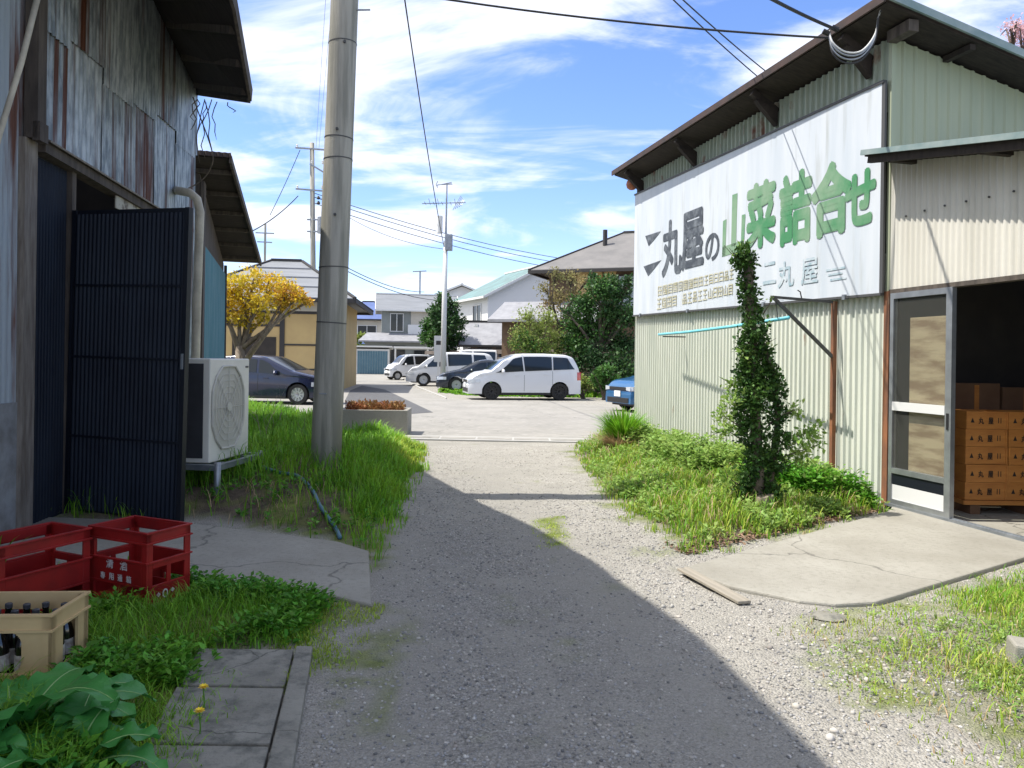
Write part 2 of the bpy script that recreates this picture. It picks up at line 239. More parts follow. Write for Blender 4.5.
# ------------------------------------------------------------------ mesh builder
class MB:
    def __init__(s): s.v = []; s.f = []; s.m = []; s.cm = 0
    def add(s, vs, fs):
        o = len(s.v); s.v.extend([tuple(p) for p in vs]); s.f.extend([tuple(i + o for i in f) for f in fs]); s.m.extend([s.cm] * len(fs)); return s
    def box(s, a, b, T=None):
        x0, y0, z0 = [min(a[i], b[i]) for i in range(3)]; x1, y1, z1 = [max(a[i], b[i]) for i in range(3)]
        vs = [(x0, y0, z0), (x1, y0, z0), (x1, y1, z0), (x0, y1, z0), (x0, y0, z1), (x1, y0, z1), (x1, y1, z1), (x0, y1, z1)]
        if T is not None: vs = [T @ Vector(p) for p in vs]
        return s.add(vs, [(0, 3, 2, 1), (4, 5, 6, 7), (0, 1, 5, 4), (1, 2, 6, 5), (2, 3, 7, 6), (3, 0, 4, 7)])
    def bar(s, a, b, w, h=None, up=(0, 0, 1)):
        a = Vector(a); b = Vector(b); h = h or w; d = (b - a).normalized(); u = Vector(up)
        if abs(d.dot(u)) > .98: u = Vector((1, 0, 0))
        r = d.cross(u).normalized(); u = r.cross(d)
        vs = []
        for p in (a, b):
            for sx, sz in ((-1, -1), (1, -1), (1, 1), (-1, 1)): vs.append(p + r * (sx * w / 2) + u * (sz * h / 2))
        return s.add(vs, [(0, 1, 2, 3), (7, 6, 5, 4), (0, 4, 5, 1), (1, 5, 6, 2), (2, 6, 7, 3), (3, 7, 4, 0)])
    def tube(s, pts, r, n=8, cap=True):
        pts = [Vector(p) for p in pts]; k = len(pts); rs = r if isinstance(r, (list, tuple)) else [r] * k
        vs = []; prev = None
        for i, p in enumerate(pts):
            d = (pts[min(i + 1, k - 1)] - pts[max(i - 1, 0)]).normalized()
            if prev is None:
                u = Vector((0, 0, 1)) if abs(d.z) < .9 else Vector((1, 0, 0)); u = (u - d * u.dot(d)).normalized()
            else: u = (prev - d * prev.dot(d)).normalized()
            prev = u; w = d.cross(u)
            for j in range(n):
                t = 2 * math.pi * j / n; vs.append(p + (u * math.cos(t) + w * math.sin(t)) * rs[i])
        fs = [(i * n + j, i * n + (j + 1) % n, (i + 1) * n + (j + 1) % n, (i + 1) * n + j) for i in range(k - 1) for j in range(n)]
        if cap: fs.append(tuple(reversed(range(n)))); fs.append(tuple((k - 1) * n + j for j in range(n)))
        return s.add(vs, fs)
    def prism(s, pts, z0, z1):
        n = len(pts); A = sum(pts[i][0] * pts[(i + 1) % n][1] - pts[(i + 1) % n][0] * pts[i][1] for i in range(n))
        if A < 0: pts = pts[::-1]
        vs = [(x, y, z0) for x, y in pts] + [(x, y, z1) for x, y in pts]
        return s.add(vs, [tuple(reversed(range(n))), tuple(range(n, 2 * n))] + [(i, (i + 1) % n, n + (i + 1) % n, n + i) for i in range(n)])
    def slab(s, pts, t):
        """thick sheet: pts is a 3D polygon, extruded down by t"""
        n = len(pts); pts = [Vector(p) for p in pts]
        vs = pts + [p - Vector((0, 0, t)) for p in pts]
        return s.add(vs, [tuple(range(n)), tuple(reversed(range(n, 2 * n)))] + [(i, n + i, n + (i + 1) % n, (i + 1) % n) for i in range(n)])
    def lathe(s, prof, n=16, T=None, cap=True):
        vs = []
        for r, z in prof:
            for j in range(n):
                t = 2 * math.pi * j / n; p = Vector((r * math.cos(t), r * math.sin(t), z)); vs.append(T @ p if T is not None else p)
        k = len(prof)
        fs = [(i * n + j, i * n + (j + 1) % n, (i + 1) * n + (j + 1) % n, (i + 1) * n + j) for i in range(k - 1) for j in range(n)]
        if cap: fs.append(tuple(reversed(range(n)))); fs.append(tuple((k - 1) * n + j for j in range(n)))
        return s.add(vs, fs)
    def corr(s, p0, p1, z0, z1, out, wl, amp, sin=True, rows=1, wob=0.0):
        """corrugated sheet standing on segment p0->p1; out = outward normal (x,y); z0,z1 numbers or functions of distance"""
        p0 = Vector((p0[0], p0[1], 0)); p1 = Vector((p1[0], p1[1], 0)); L_ = (p1 - p0).length; d = (p1 - p0) / L_; o = Vector((out[0], out[1], 0)).normalized()
        f0 = z0 if callable(z0) else (lambda t: z0); f1 = z1 if callable(z1) else (lambda t: z1)
        prof = []
        nw = max(1, int(round(L_ / wl))); w = L_ / nw
        for i in range(nw):
            if sin:
                for k in range(6): prof.append(((i + k / 6) * w, amp * math.cos(2 * math.pi * k / 6)))
            else:
                for t, a in ((0.0, amp), (0.16, amp), (0.28, -amp), (0.88, -amp)): prof.append(((i + t) * w, a))
        prof.append((L_, amp)); vs = []; n = len(prof)
        ph = random.random() * 9
        for r_ in range(rows + 1):
            for t, a in prof:
                z = f0(t) + (f1(t) - f0(t)) * r_ / rows; p = p0 + d * t + o * (a + wob * math.sin(t * 2.1 + ph + z)); vs.append((p.x, p.y, z))
        fs = []
        for r_ in range(rows):
            for i in range(n - 1):
                q = (r_ * n + i, r_ * n + i + 1, (r_ + 1) * n + i + 1, (r_ + 1) * n + i)
                fs.append(q)
        # orient outward
        nn = d.cross(Vector((0, 0, 1)))
        if nn.dot(o) < 0: fs = [f[::-1] for f in fs]
        return s.add(vs, fs)
    def build(s, name, mats, parent=None, smooth=False, loc=None, bevel=0):
        me = bpy.data.meshes.new(name); me.from_pydata(s.v, [], s.f)
        if not isinstance(mats, (list, tuple)): mats = [mats]
        for m in mats: me.materials.append(M[m] if isinstance(m, str) else m)
        if any(s.m): me.polygons.foreach_set('material_index', s.m)
        if smooth: me.polygons.foreach_set('use_smooth', [True] * len(me.polygons))
        me.update()
        o = bpy.data.objects.new(name, me); COL.objects.link(o)
        if parent is not None: o.parent = parent
        if loc is not None: o.location = loc
        if bevel:
            b = o.modifiers.new('bevel', 'BEVEL'); b.width = bevel; b.segments = 2; b.limit_method = 'ANGLE'
        if smooth == 'auto':
            try: me.set_sharp_from_angle(angle=R(40))
            except Exception: pass
        return o

def npmesh(name, V, Fq, mats, parent=None, mi=None, smooth=False, loc=None):
    """V (n,3) array, Fq (m,k) index array"""
    me = bpy.data.meshes.new(name); V = np.asarray(V, dtype=np.float32); Fq = np.asarray(Fq, dtype=np.int32); m, k = Fq.shape
    me.vertices.add(len(V)); me.vertices.foreach_set('co', V.ravel())
    me.loops.add(m * k); me.loops.foreach_set('vertex_index', Fq.ravel())
    me.polygons.add(m); me.polygons.foreach_set('loop_start', np.arange(0, m * k, k, dtype=np.int32))
    try: me.polygons.foreach_set('loop_total', np.full(m, k, dtype=np.int32))
    except Exception: pass
    if not isinstance(mats, (list, tuple)): mats = [mats]
    for mm in mats: me.materials.append(M[mm] if isinstance(mm, str) else mm)
    if mi is not None: me.polygons.foreach_set('material_index', np.asarray(mi, dtype=np.int32))
    if smooth: me.polygons.foreach_set('use_smooth', np.ones(m, dtype=bool))
    me.update(calc_edges=True); me.validate()
    o = bpy.data.objects.new(name, me); COL.objects.link(o)
    if parent is not None: o.parent = parent
    if loc is not None: o.location = loc
    return o

def tag(o, label=None, cat=None, group=None, kind=None):
    if label: o['label'] = label
    if cat: o['category'] = cat
    if group: o['group'] = group
    if kind: o['kind'] = kind
    return o
def thing(name, label, cat, loc=(0, 0, 0), rotz=0.0, group=None, tilt=None):
    o = bpy.data.objects.new(name, None); COL.objects.link(o); o.empty_display_size = .1
    o.location = loc; o.rotation_euler = (tilt[0], tilt[1], rotz) if tilt else (0, 0, rotz)
    return tag(o, label, cat, group)
def copy_tree(o, parent=None):
    c = o.copy(); COL.objects.link(c)
    if parent is not None: c.parent = parent
    for ch in [x for x in list(COL.objects) if x.parent == o]: copy_tree(ch, c)
    return c
def glyphs(txt, size=1.0, bold=0.0, depth=0.0):
    """text -> (verts2d, faces) normalised to its own bounding box (0..1)"""
    cu = bpy.data.curves.new('lettering', 'FONT'); cu.body = txt; cu.size = size; cu.offset = bold; cu.resolution_u = 4
    ob = bpy.data.objects.new('lettering', cu); COL.objects.link(ob)
    bpy.context.view_layer.update()
    me = bpy.data.meshes.new_from_object(ob.evaluated_get(bpy.context.evaluated_depsgraph_get()))
    v = np.array([p.co[:] for p in me.vertices]); f = [tuple(p.vertices) for p in me.polygons]
    bpy.data.objects.remove(ob); bpy.data.curves.remove(cu); bpy.data.meshes.remove(me)
    if len(v) == 0: return np.zeros((0, 2)), [], 1
    mn = v.min(0); mx = v.max(0); a = (mx[0] - mn[0]) / max(1e-6, mx[1] - mn[1])
    return (v[:, :2] - mn[:2]) / (mx[:2] - mn[:2]), f, a
def put_text(mb, txt, org, ux, uz, bold=0.0, size=1.0):
    """flat lettering: box corner org, full width vector ux, full height vector uz"""
    v, f, a = glyphs(txt, size, 0.0); org = Vector(org); ux = Vector(ux); uz = Vector(uz); nn = ux.cross(uz).normalized()
    sh = [(0, 0)] if not bold else [(0, 0), (1, 0), (-1, 0), (0, 1), (0, -1), (.7, .7), (-.7, .7), (.7, -.7), (-.7, -.7)]
    for k, (a_, b_) in enumerate(sh):
        kx, kz = 1 - 2 * bold, 1 - 2 * bold
        mb.add([org + ux * (bold + kx * float(p[0]) + bold * a_) + uz * (bold + kz * float(p[1]) + bold * b_) + nn * (.00035 * k) for p in v], f)

def lattice(x, y, sc, seed=0):
    r = np.random.default_rng(seed); T = r.random((64, 64)); x = np.asarray(x) / sc; y = np.asarray(y) / sc
    xi = np.floor(x).astype(int); yi = np.floor(y).astype(int); fx = x - xi; fy = y - yi; fx = fx * fx * (3 - 2 * fx); fy = fy * fy * (3 - 2 * fy)
    g = lambda a, b: T[a % 64, b % 64]
    return (g(xi, yi) * (1 - fx) + g(xi + 1, yi) * fx) * (1 - fy) + (g(xi, yi + 1) * (1 - fx) + g(xi + 1, yi + 1) * fx) * fy
def sdist(x, y, poly):
    """signed distance, positive inside"""
    x = np.asarray(x, float); y = np.asarray(y, float); ins = np.zeros(x.shape, bool); dm = np.full(x.shape, 1e9); n = len(poly)
    for i in range(n):
        x0, y0 = poly[i]; x1, y1 = poly[(i + 1) % n]
        c = ((y0 > y) != (y1 > y)) & (x < (x1 - x0) * (y - y0) / ((y1 - y0) if y1 != y0 else 1e-9) + x0); ins ^= c
        dx, dy = x1 - x0, y1 - y0; t = np.clip(((x - x0) * dx + (y - y0) * dy) / (dx * dx + dy * dy + 1e-12), 0, 1)
        dm = np.minimum(dm, np.hypot(x - x0 - t * dx, y - y0 - t * dy))
    return np.where(ins, dm, -dm)
def sstep(a, b, x): t = np.clip((x - a) / (b - a), 0, 1); return t * t * (3 - 2 * t)

# ------------------------------------------------------------------ right building frame (local Y runs away along its sign wall)
RB = (4.08, 8.24); RBA = math.atan2(1.63, 6.86)
def rbw(x, y): c, s = math.cos(RBA), math.sin(RBA); return (RB[0] + x * c - y * s, RB[1] + x * s + y * c)
def wallpt(px, py, off=0.0):
    """where the line of sight meets the sign wall plane (local x = off) -> local (Y, z)"""
    u, v = lvl(px, py); c, s = math.cos(RBA), math.sin(RBA)
    # point t*(u/F,1) ; local x = (p-RB).(c,s) = off
    t = (off + RB[0] * c + RB[1] * s) / (u / F * c + s); X = t * u / F - RB[0]; Y = t - RB[1]
    return (-X * s + Y * c, CAMZ + v / F * t)
# ------------------------------------------------------------------ GROUND
bankL = [G(192, 522), G(330, 541), G(372, 552), (-0.95, 5.3), (-0.98, 6.4), G(414, 474), G(419, 456), G(402, 441), G(352, 437), (-3.6, 17.5), (-8.5, 24), (-12, 24), (-5.0, 9), (-4.1, 6.7)]
nearL = [(-2.9, 2.2), (-3.3, 4.6), (-3.4, 5.4), (-2.1, 5.2), (-1.2, 4.85), (-0.98, 4.7), (-1.15, 4.05), (-1.52, 3.92), (-1.24, 3.1), (-1.02, 2.2)]
bankR = [G(574, 452), G(612, 424), (2.42, 15.0), (4.02, 8.3), (4.0, 7.75), G(890, 514), G(692, 556), G(640, 524), G(598, 492)]
nearR = [(2.1, 4.75), (4.1, 5.95), (5.4, 6.9), (5.6, 5.2), (3.4, 2.3), (1.75, 2.3), (1.5, 3.4), (1.6, 4.5)]
midG = [G(530, 520), G(560, 517), G(575, 548), G(545, 545)]
padR = [(1.30, 5.62), (1.30, 5.50), (1.50, 5.16), (1.86, 4.86), (2.07, 4.80), (2.35, 4.86), (4.07, 6.02), (5.35, 7.0), (4.42, 7.16), (4.07, 8.10), (3.92, 7.86)]
padL = [(-4.3, 7.0), (-2.95, 6.86), (-1.40, 6.22), (-1.10, 5.94), (-0.84, 4.66), (-1.2, 4.86), (-2.2, 5.18), (-4.3, 5.5)]

def ground_sheet():
    def axis(lo, a, b, hi, st):
        mid = np.arange(a, b + 1e-6, st); o1 = [b]; s = st
        while o1[-1] < hi: s *= 1.28; o1.append(o1[-1] + s)
        o0 = [a]; s = st
        while o0[-1] > lo: s *= 1.28; o0.append(o0[-1] - s)
        return np.array(o0[:0:-1] + list(mid) + o1[1:])
    xs = axis(-900, -5.6, 7.6, 900, .055); ys = axis(-60, 1.4, 15.2, 1500, .055)
    X, Y = np.meshgrid(xs, ys); x = X.ravel(); y = Y.ravel()
    near = sstep(14.6, 13.0, y) * sstep(-7, -5.2, x) * sstep(9, 7.4, x)
    z = near * ((lattice(x, y, .9, 1) - .5) * .03 + (lattice(x, y, .23, 2) - .5) * .012 + (lattice(x, y, .07, 3) - .5) * .008)
    rut = np.exp(-((x - (0.15 - .09 * (y - 4))) / .5) ** 2)
    z += near * rut * -.012
    bl = sdist(x, y, bankL); br = sdist(x, y, bankR); nl = sdist(x, y, nearL); nr = sdist(x, y, nearR)
    hump = sstep(-.1, .9, bl) * .30 * np.exp(-(((x + 2.3) / 1.35) ** 2 + ((y - 9.2) / 1.5) ** 2)) + sstep(0, .8, bl) * (y < 16) * .09 + sstep(0, .8, br) * .10 + sstep(0, .5, nl) * .03
    pl = np.maximum(sdist(x, y, padR), sdist(x, y, padL))
    pav = sdist(x, y, [(-.9, 2.0), (-1.60, 4.0), (-1.08, 4.0), (-.62, 2.0)])
    flat = np.minimum(sstep(0.12, -.1, pl), sstep(.06, -.06, pav))
    z = (z + hump) * flat - (1 - flat) * .006
    n = lattice(x, y, .35, 5) * .6 + lattice(x, y, .11, 6) * .4
    moss = np.clip(sstep(-.35, .4, nr) * (.55 + .35 * sstep(2.2, 3.4, x)) + sstep(-.5, .1, br) * .5 + sstep(-.3, .2, nl) * .8 + sstep(-.25, .1, bl) * .55 + sstep(-.15, .15, sdist(x, y, midG)) * .8 + sstep(.45, .1, np.abs(x + .72 + .1 * (y - 4))) * .35 * (y < 5.2) * (y > 3), 0, 1)
    moss = sstep(.32, .95, moss + (n - .5) * 1.3)
    soil = np.clip(sstep(0, .3, bl) + sstep(0, .3, br) + sstep(-.1, .2, nl) + .5 * sstep(.1, .7, nr), 0, 1) * (y < 25)
    ax_ = x - (0.22 - .17 * (y - 3)); rutm = (np.exp(-((ax_ - .72) / .26) ** 2) + np.exp(-((ax_ + .72) / .26) ** 2)) * (.35 + .65 * lattice(x, y, .8, 31)) * sstep(13.5, 11, y)
    track = np.exp(-((x - (0.25 - .16 * (y - 3))) / .85) ** 4) * sstep(12.5, 8, y)
    nx, ny = len(xs), len(ys)
    i = np.arange(nx - 1); j = np.arange(ny - 1); I, J = np.meshgrid(i, j); q = (J * nx + I).ravel()
    Fq = np.stack([q, q + 1, q + nx + 1, q + nx], 1)
    m = bpy.data.materials.new('gravel_and_soil'); m.use_nodes = True; nt = m.node_tree; N = nt.nodes; L = nt.links; b = N['Principled BSDF']; b.inputs['Roughness'].default_value = .95; b.inputs['Specular IOR Level'].default_value = .2
    M['ground'] = m
    tc = N.new('ShaderNodeTexCoord')
    def noise(sc, d=6):
        t = N.new('ShaderNodeTexNoise'); t.inputs['Scale'].default_value = sc; t.inputs['Detail'].default_value = d; t.inputs['Roughness'].default_value = .65; L.new(tc.outputs['Object'], t.inputs['Vector']); return t.outputs[0]
    def vor(sc, feat='F1', out='Color'):
        t = N.new('ShaderNodeTexVoronoi'); t.inputs['Scale'].default_value = sc; t.feature = feat; L.new(tc.outputs['Object'], t.inputs['Vector']); return t.outputs[out]
    def ramp(f, *st):
        r = N.new('ShaderNodeValToRGB'); e = r.color_ramp.elements
        while len(e) < len(st): e.new(.5)
        for k, (p_, c) in enumerate(st): e[k].position = p_; e[k].color = (*c, 1)
        L.new(f, r.inputs[0]); return r.outputs[0]
    def mix(f, a, c, bt='MIX'):
        t = N.new('ShaderNodeMix'); t.data_type = 'RGBA'; t.blend_type = bt
        if isinstance(f, float): t.inputs[0].default_value = f
        else: L.new(f, t.inputs[0])
        for k, s_ in ((6, a), (7, c)):
            if isinstance(s_, tuple): t.inputs[k].default_value = (*s_, 1)
            else: L.new(s_, t.inputs[k])
        return t.outputs[2]
    def attr(nm): t = N.new('ShaderNodeAttribute'); t.attribute_name = nm; return t.outputs['Fac']
    sepc = N.new('ShaderNodeSeparateColor'); L.new(vor(80), sepc.inputs[0])
    sep2 = N.new('ShaderNodeSeparateColor'); L.new(vor(130), sep2.inputs[0])
    light = ramp(sepc.outputs[0], (0, (.17, .16, .14)), (.5, (.34, .32, .28)), (1, (.58, .555, .50)))
    fine = ramp(sep2.outputs[1], (0, (.17, .16, .14)), (.55, (.35, .33, .29)), (1, (.55, .52, .46)))
    base = mix(.5, light, fine)
    tr = ramp(sepc.outputs[1], (0, (.10, .098, .092)), (.6, (.20, .195, .18)), (1, (.38, .37, .34)))
    base = mix(attr('track'), base, mix(.45, tr, fine))
    dust = ramp(noise(.9, 9), (.40, (0, 0, 0)), (.60, (.9, .9, .9))); base = mix(dust, base, ramp(noise(60, 4), (.3, (.24, .23, .20)), (.7, (.38, .36, .315))))
    base = mix(ramp(noise(3.1), (.5, (0, 0, 0)), (.75, (.45, .45, .45))), base, (.19, .18, .165))
    rf_ = N.new('ShaderNodeMath'); rf_.operation = 'MULTIPLY'; L.new(attr('rut'), rf_.inputs[0]); L.new(ramp(noise(5, 8), (.3, (0, 0, 0)), (.5, (1, 1, 1))), rf_.inputs[1])
    base = mix(rf_.outputs[0], base, ramp(noise(90, 4), (.3, (.23, .22, .19)), (.7, (.36, .34, .30))))
    base = mix(attr('soil'), base, ramp(noise(9), (.35, (.07, .055, .04)), (.7, (.17, .13, .095))))
    base = mix(attr('moss'), base, ramp(noise(14), (.35, (.10, .13, .03)), (.65, (.21, .24, .06))))
    L.new(base, b.inputs['Base Color'])
    bp = N.new('ShaderNodeBump'); bp.inputs['Strength'].default_value = .9; bp.inputs['Distance'].default_value = .012; L.new(vor(80, 'F1', 'Distance'), bp.inputs['Height']); bp.invert = True
    bp2 = N.new('ShaderNodeBump'); bp2.inputs['Strength'].default_value = .6; bp2.inputs['Distance'].default_value = .006; L.new(noise(160, 3), bp2.inputs['Height']); L.new(bp.outputs[0], bp2.inputs['Normal'])
    L.new(bp2.outputs[0], b.inputs['Normal'])
    o = npmesh('ground', np.stack([x, y, z], 1), Fq, 'ground', smooth=True)
    for nm, a in (('moss', moss), ('soil', soil), ('track', track), ('rut', rutm)):
        at = o.data.attributes.new(nm, 'FLOAT', 'POINT'); at.data.foreach_set('value', a.astype(np.float32))
    tag(o, kind='structure')
    def H(px_, py_):
        px_ = np.asarray(px_, float); py_ = np.asarray(py_, float)
        ii = np.clip(np.searchsorted(xs, px_) - 1, 0, nx - 2); jj = np.clip(np.searchsorted(ys, py_) - 1, 0, ny - 2); Z = z.reshape(ny, nx)
        fx = (px_ - xs[ii]) / (xs[ii + 1] - xs[ii]); fy = (py_ - ys[jj]) / (ys[jj + 1] - ys[jj])
        return (Z[jj, ii] * (1 - fx) + Z[jj, ii + 1] * fx) * (1 - fy) + (Z[jj + 1, ii] * (1 - fx) + Z[jj + 1, ii + 1] * fx) * fy
    return H
GH = ground_sheet()

def sheet(name, poly, z, m, t=.02, kind='structure'):
    o = MB().prism(poly, z - t, z).build(name, m); tag(o, kind=kind); return o
road_poly = [(-14, 16.2), (-3.2, 14.9), (-2.6, 14.35), (1.95, 14.1), (2.3, 15.6), (5, 16.6), (9, 17.5), (16, 19), (16, 22), (9, 20.6), (4.6, 21.5), G(560, 402), G(505, 399), G(446, 399), G(420, 389), G(402, 379), G(398, 373.5), G(372, 372.5), G(345, 376), G(300, 392)]
sheet('road', road_poly, .016, 'roadconc')
sheet('asphalt_patch', [G(345, 401), G(350, 391), G(362, 386), G(385, 390), G(433, 413), G(405, 415), G(345, 413)], .022, 'asphalt', .004)
g = MB(); g.prism([(-2.75, 14.15), (2.15, 13.95), (2.15, 14.6), (-2.75, 14.8)], -.02, .024); o = g.build('gutter_strip', 'gutter'); tag(o, kind='structure')
g = MB()
for k in range(7): g.prism([(-2.7 + .69 * k, 14.30 - .028 * k), (-2.05 + .69 * k, 14.28 - .028 * k), (-2.05 + .69 * k, 14.60 - .028 * k), (-2.7 + .69 * k, 14.62 - .028 * k)], .018, .030)
o = g.build('gutter_cover', 'roadconc'); tag(o, kind='structure')
sheet('parking_kerb', [G(446, 399.6), G(420, 389.4), G(402, 379.2), G(402.5, 378.6), G(421, 388.6), G(446.5, 398.6)], .06, 'gutter', .06)
# concrete aprons
def apron(name, poly, top, m, bev=.012):
    o = MB().prism(poly, -.06, top).build(name, m, bevel=bev); tag(o, kind='structure'); return o
apron('concrete_apron', padR, .026, 'concrete'); apron('door_pavement', padL, .03, 'concrete')
# gravel stones lying loose
def stones(name, n, region, smin, smax, m, dens):
    phi = (1 + 5 ** .5) / 2
    iv = np.array([(-1, phi, 0), (1, phi, 0), (-1, -phi, 0), (1, -phi, 0), (0, -1, phi), (0, 1, phi), (0, -1, -phi), (0, 1, -phi), (phi, 0, -1), (phi, 0, 1), (-phi, 0, -1), (-phi, 0, 1)]) / 1.9
    fc = np.array([(0, 11, 5), (0, 5, 1), (0, 1, 7), (0, 7, 10), (0, 10, 11), (1, 5, 9), (5, 11, 4), (11, 10, 2), (10, 7, 6), (7, 1, 8), (3, 9, 4), (3, 4, 2), (3, 2, 6), (3, 6, 8), (3, 8, 9), (4, 9, 5), (2, 4, 11), (6, 2, 10), (8, 6, 7), (9, 8, 1)])
    x0, x1, y0, y1 = region
    # sample denser near the viewer side of the yard
    u = RNG.random(n * 3); y = y0 * (y1 / y0) ** u; x = x0 + (x1 - x0) * RNG.random(n * 3)
    keep = (RNG.random(n * 3) < dens(x, y)); x = x[keep][:n]; y = y[keep][:n]; n = len(x)
    s = smin + (smax - smin) * RNG.random(n) ** 3
    V = iv[None] * (1 + .35 * (RNG.random((n, 12, 1)) - .5)) * (s[:, None, None] * np.stack([np.ones(n), .6 + .4 * RNG.random(n), .4 + .4 * RNG.random(n)], 1)[:, None, :])
    a = RNG.random(n) * 6.28; c, s_ = np.cos(a)[:, None], np.sin(a)[:, None]
    X = V[..., 0] * c - V[..., 1] * s_ + x[:, None]; Y = V[..., 0] * s_ + V[..., 1] * c + y[:, None]; Z = V[..., 2] + (GH(x, y) + s * .2)[:, None]
    Fq = (fc[None] + (np.arange(n) * 12)[:, None, None]).reshape(-1, 3)
    o = npmesh(name, np.stack([X, Y, Z], -1).reshape(-1, 3), Fq, m); tag(o, kind='stuff'); return o
def inany(x, y): return np.maximum.reduce([sdist(x, y, q) for q in (padR, padL, bankL, bankR, nearL, [(-1.0, 2.0), (-1.60, 4.0), (-.98, 4.0), (-.6, 2.0)])])
def dens1(x, y):
    ax_ = x - (0.22 - .17 * (y - 3)); rt = 1 - .75 * np.clip(np.exp(-((ax_ - .72) / .26) ** 2) + np.exp(-((ax_ + .72) / .26) ** 2), 0, 1)
    c = np.exp(-((x - (.25 - .16 * (y - 3))) / 1.5) ** 2); return (inany(x, y) < -.02) * (.35 + .65 * (lattice(x, y, .4, 8) > .42)) * (.5 + .5 * c) * (x > -1.3 - .02 * y) * rt
tag(stones('loose_gravel', 22000, (-2.4, 3.9, 2.3, 13), .003, .0125, 'stonelight', dens1), 'loose pale and grey gravel scattered over the track', 'gravel')
tag(stones('dark_gravel', 15000, (-1.8, 2.6, 2.3, 9), .003, .0115, 'stonedark', dens1), 'loose darker grey gravel chips on the track', 'gravel')
def dens2(x, y): return (inany(x, y) < -.02) * (x > .9 + .1 * (5 - y)) * (lattice(x, y, .3, 9) > .5)
tag(stones('white_rubble', 260, (.7, 3.6, 2.4, 5), .009, .024, 'stonelight', dens2), 'larger pale stones on the mossy ground by the track edge', 'rubble')

# ------------------------------------------------------------------ grass
crates_at = [(-3.3, 3.35), (-2.04, 3.36), (-2.06, 3.76), (-2.55, 3.8), (-2.38, 4.55), (-2.05, 4.5), (-1.93, 4.85), (-2.4, 5.08), (-3.3, 5.1)]
def blades(name, n, poly, hmin, hmax, m, wid=.006, lean=.5, dens=None, zoff=0.0, falloff=.25, parent=None, nearbias=True):
    px_ = np.array([p[0] for p in poly]); py_ = np.array([p[1] for p in poly]); x0, x1, y0, y1 = px_.min(), px_.max(), max(1.5, py_.min()), py_.max()
    k = n * 6; x = x0 + (x1 - x0) * RNG.random(k); y = (y0 * (y1 / y0) ** RNG.random(k)) if nearbias else y0 + (y1 - y0) * RNG.random(k)
    d = sdist(x, y, poly); pr = sstep(-falloff * .5, falloff, d + (lattice(x, y, .18, 11) - .5) * .4) * (.4 + .6 * sstep(.3, .6, lattice(x, y, .33, 12)))
    pr = pr * (sdist(x, y, padR) < -.01) * (sdist(x, y, padL) < -.01) * (sdist(x, y, crates_at) < 0)
    if dens is not None: pr = pr * dens(x, y)
    kp = RNG.random(k) < pr; x, y, d = x[kp][:n], y[kp][:n], d[kp][:n]; n = len(x)
    if n == 0: return None
    h = (hmin + (hmax - hmin) * RNG.random(n) ** 1.4) * (.45 + .55 * sstep(0, .5, d)) * (.6 + .8 * lattice(x, y, .45, 13)); z = GH(x, y) + zoff
    a = RNG.random(n) * 6.28; ln = h * lean * (.3 + RNG.random(n)); dx, dy = np.cos(a) * ln, np.sin(a) * ln; b = a + 1.57 + (RNG.random(n) - .5); w = wid * (.6 + .8 * RNG.random(n)) * (1 + np.maximum(0, y - 5) * .12); wx, wy = np.cos(b) * w / 2, np.sin(b) * w / 2
    def row(t, k_, bend): return np.stack([np.stack([x + dx * bend + s_ * wx * k_, y + dy * bend + s_ * wy * k_, z + h * t], 1) for s_ in (-1, 1)], 1)
    V = np.concatenate([row(-.05, 1, 0), row(.4, .9, .22), row(.78, .6, .62), row(.97 - .1, .12, 1.05)], 1).reshape(-1, 3)
    o = np.arange(n)[:, None] * 8; Fq = np.concatenate([o + np.array([[0, 1, 3, 2]]), o + np.array([[2, 3, 5, 4]]), o + np.array([[4, 5, 7, 6]])], 1).reshape(-1, 4)
    ob = npmesh(name, V, Fq, m, parent); return ob
def leafquads(C, nrm, up, sz, asp=.5, fold=.15):
    """leaf shaped rhombs (2 quads each) at C, direction up, face normal nrm; arrays (n,3)"""
    side = np.cross(up, nrm); side /= np.linalg.norm(side, axis=1, keepdims=True) + 1e-9; s = sz[:, None]
    b = C; t = C + up * s; ml = C + up * s * .45 + side * s * asp * .5 + nrm * s * fold; mr = C + up * s * .45 - side * s * asp * .5 + nrm * s * fold; mid = C + up * s * .5
    V = np.stack([b, ml, t, mr], 1).reshape(-1, 3); n = len(C); o = np.arange(n)[:, None] * 4
    return V, (o + np.array([[0, 3, 2, 1]]))
def unit(v): return v / (np.linalg.norm(v, axis=1, keepdims=True) + 1e-9)
def rnd3(n): return unit(RNG.normal(size=(n, 3)))
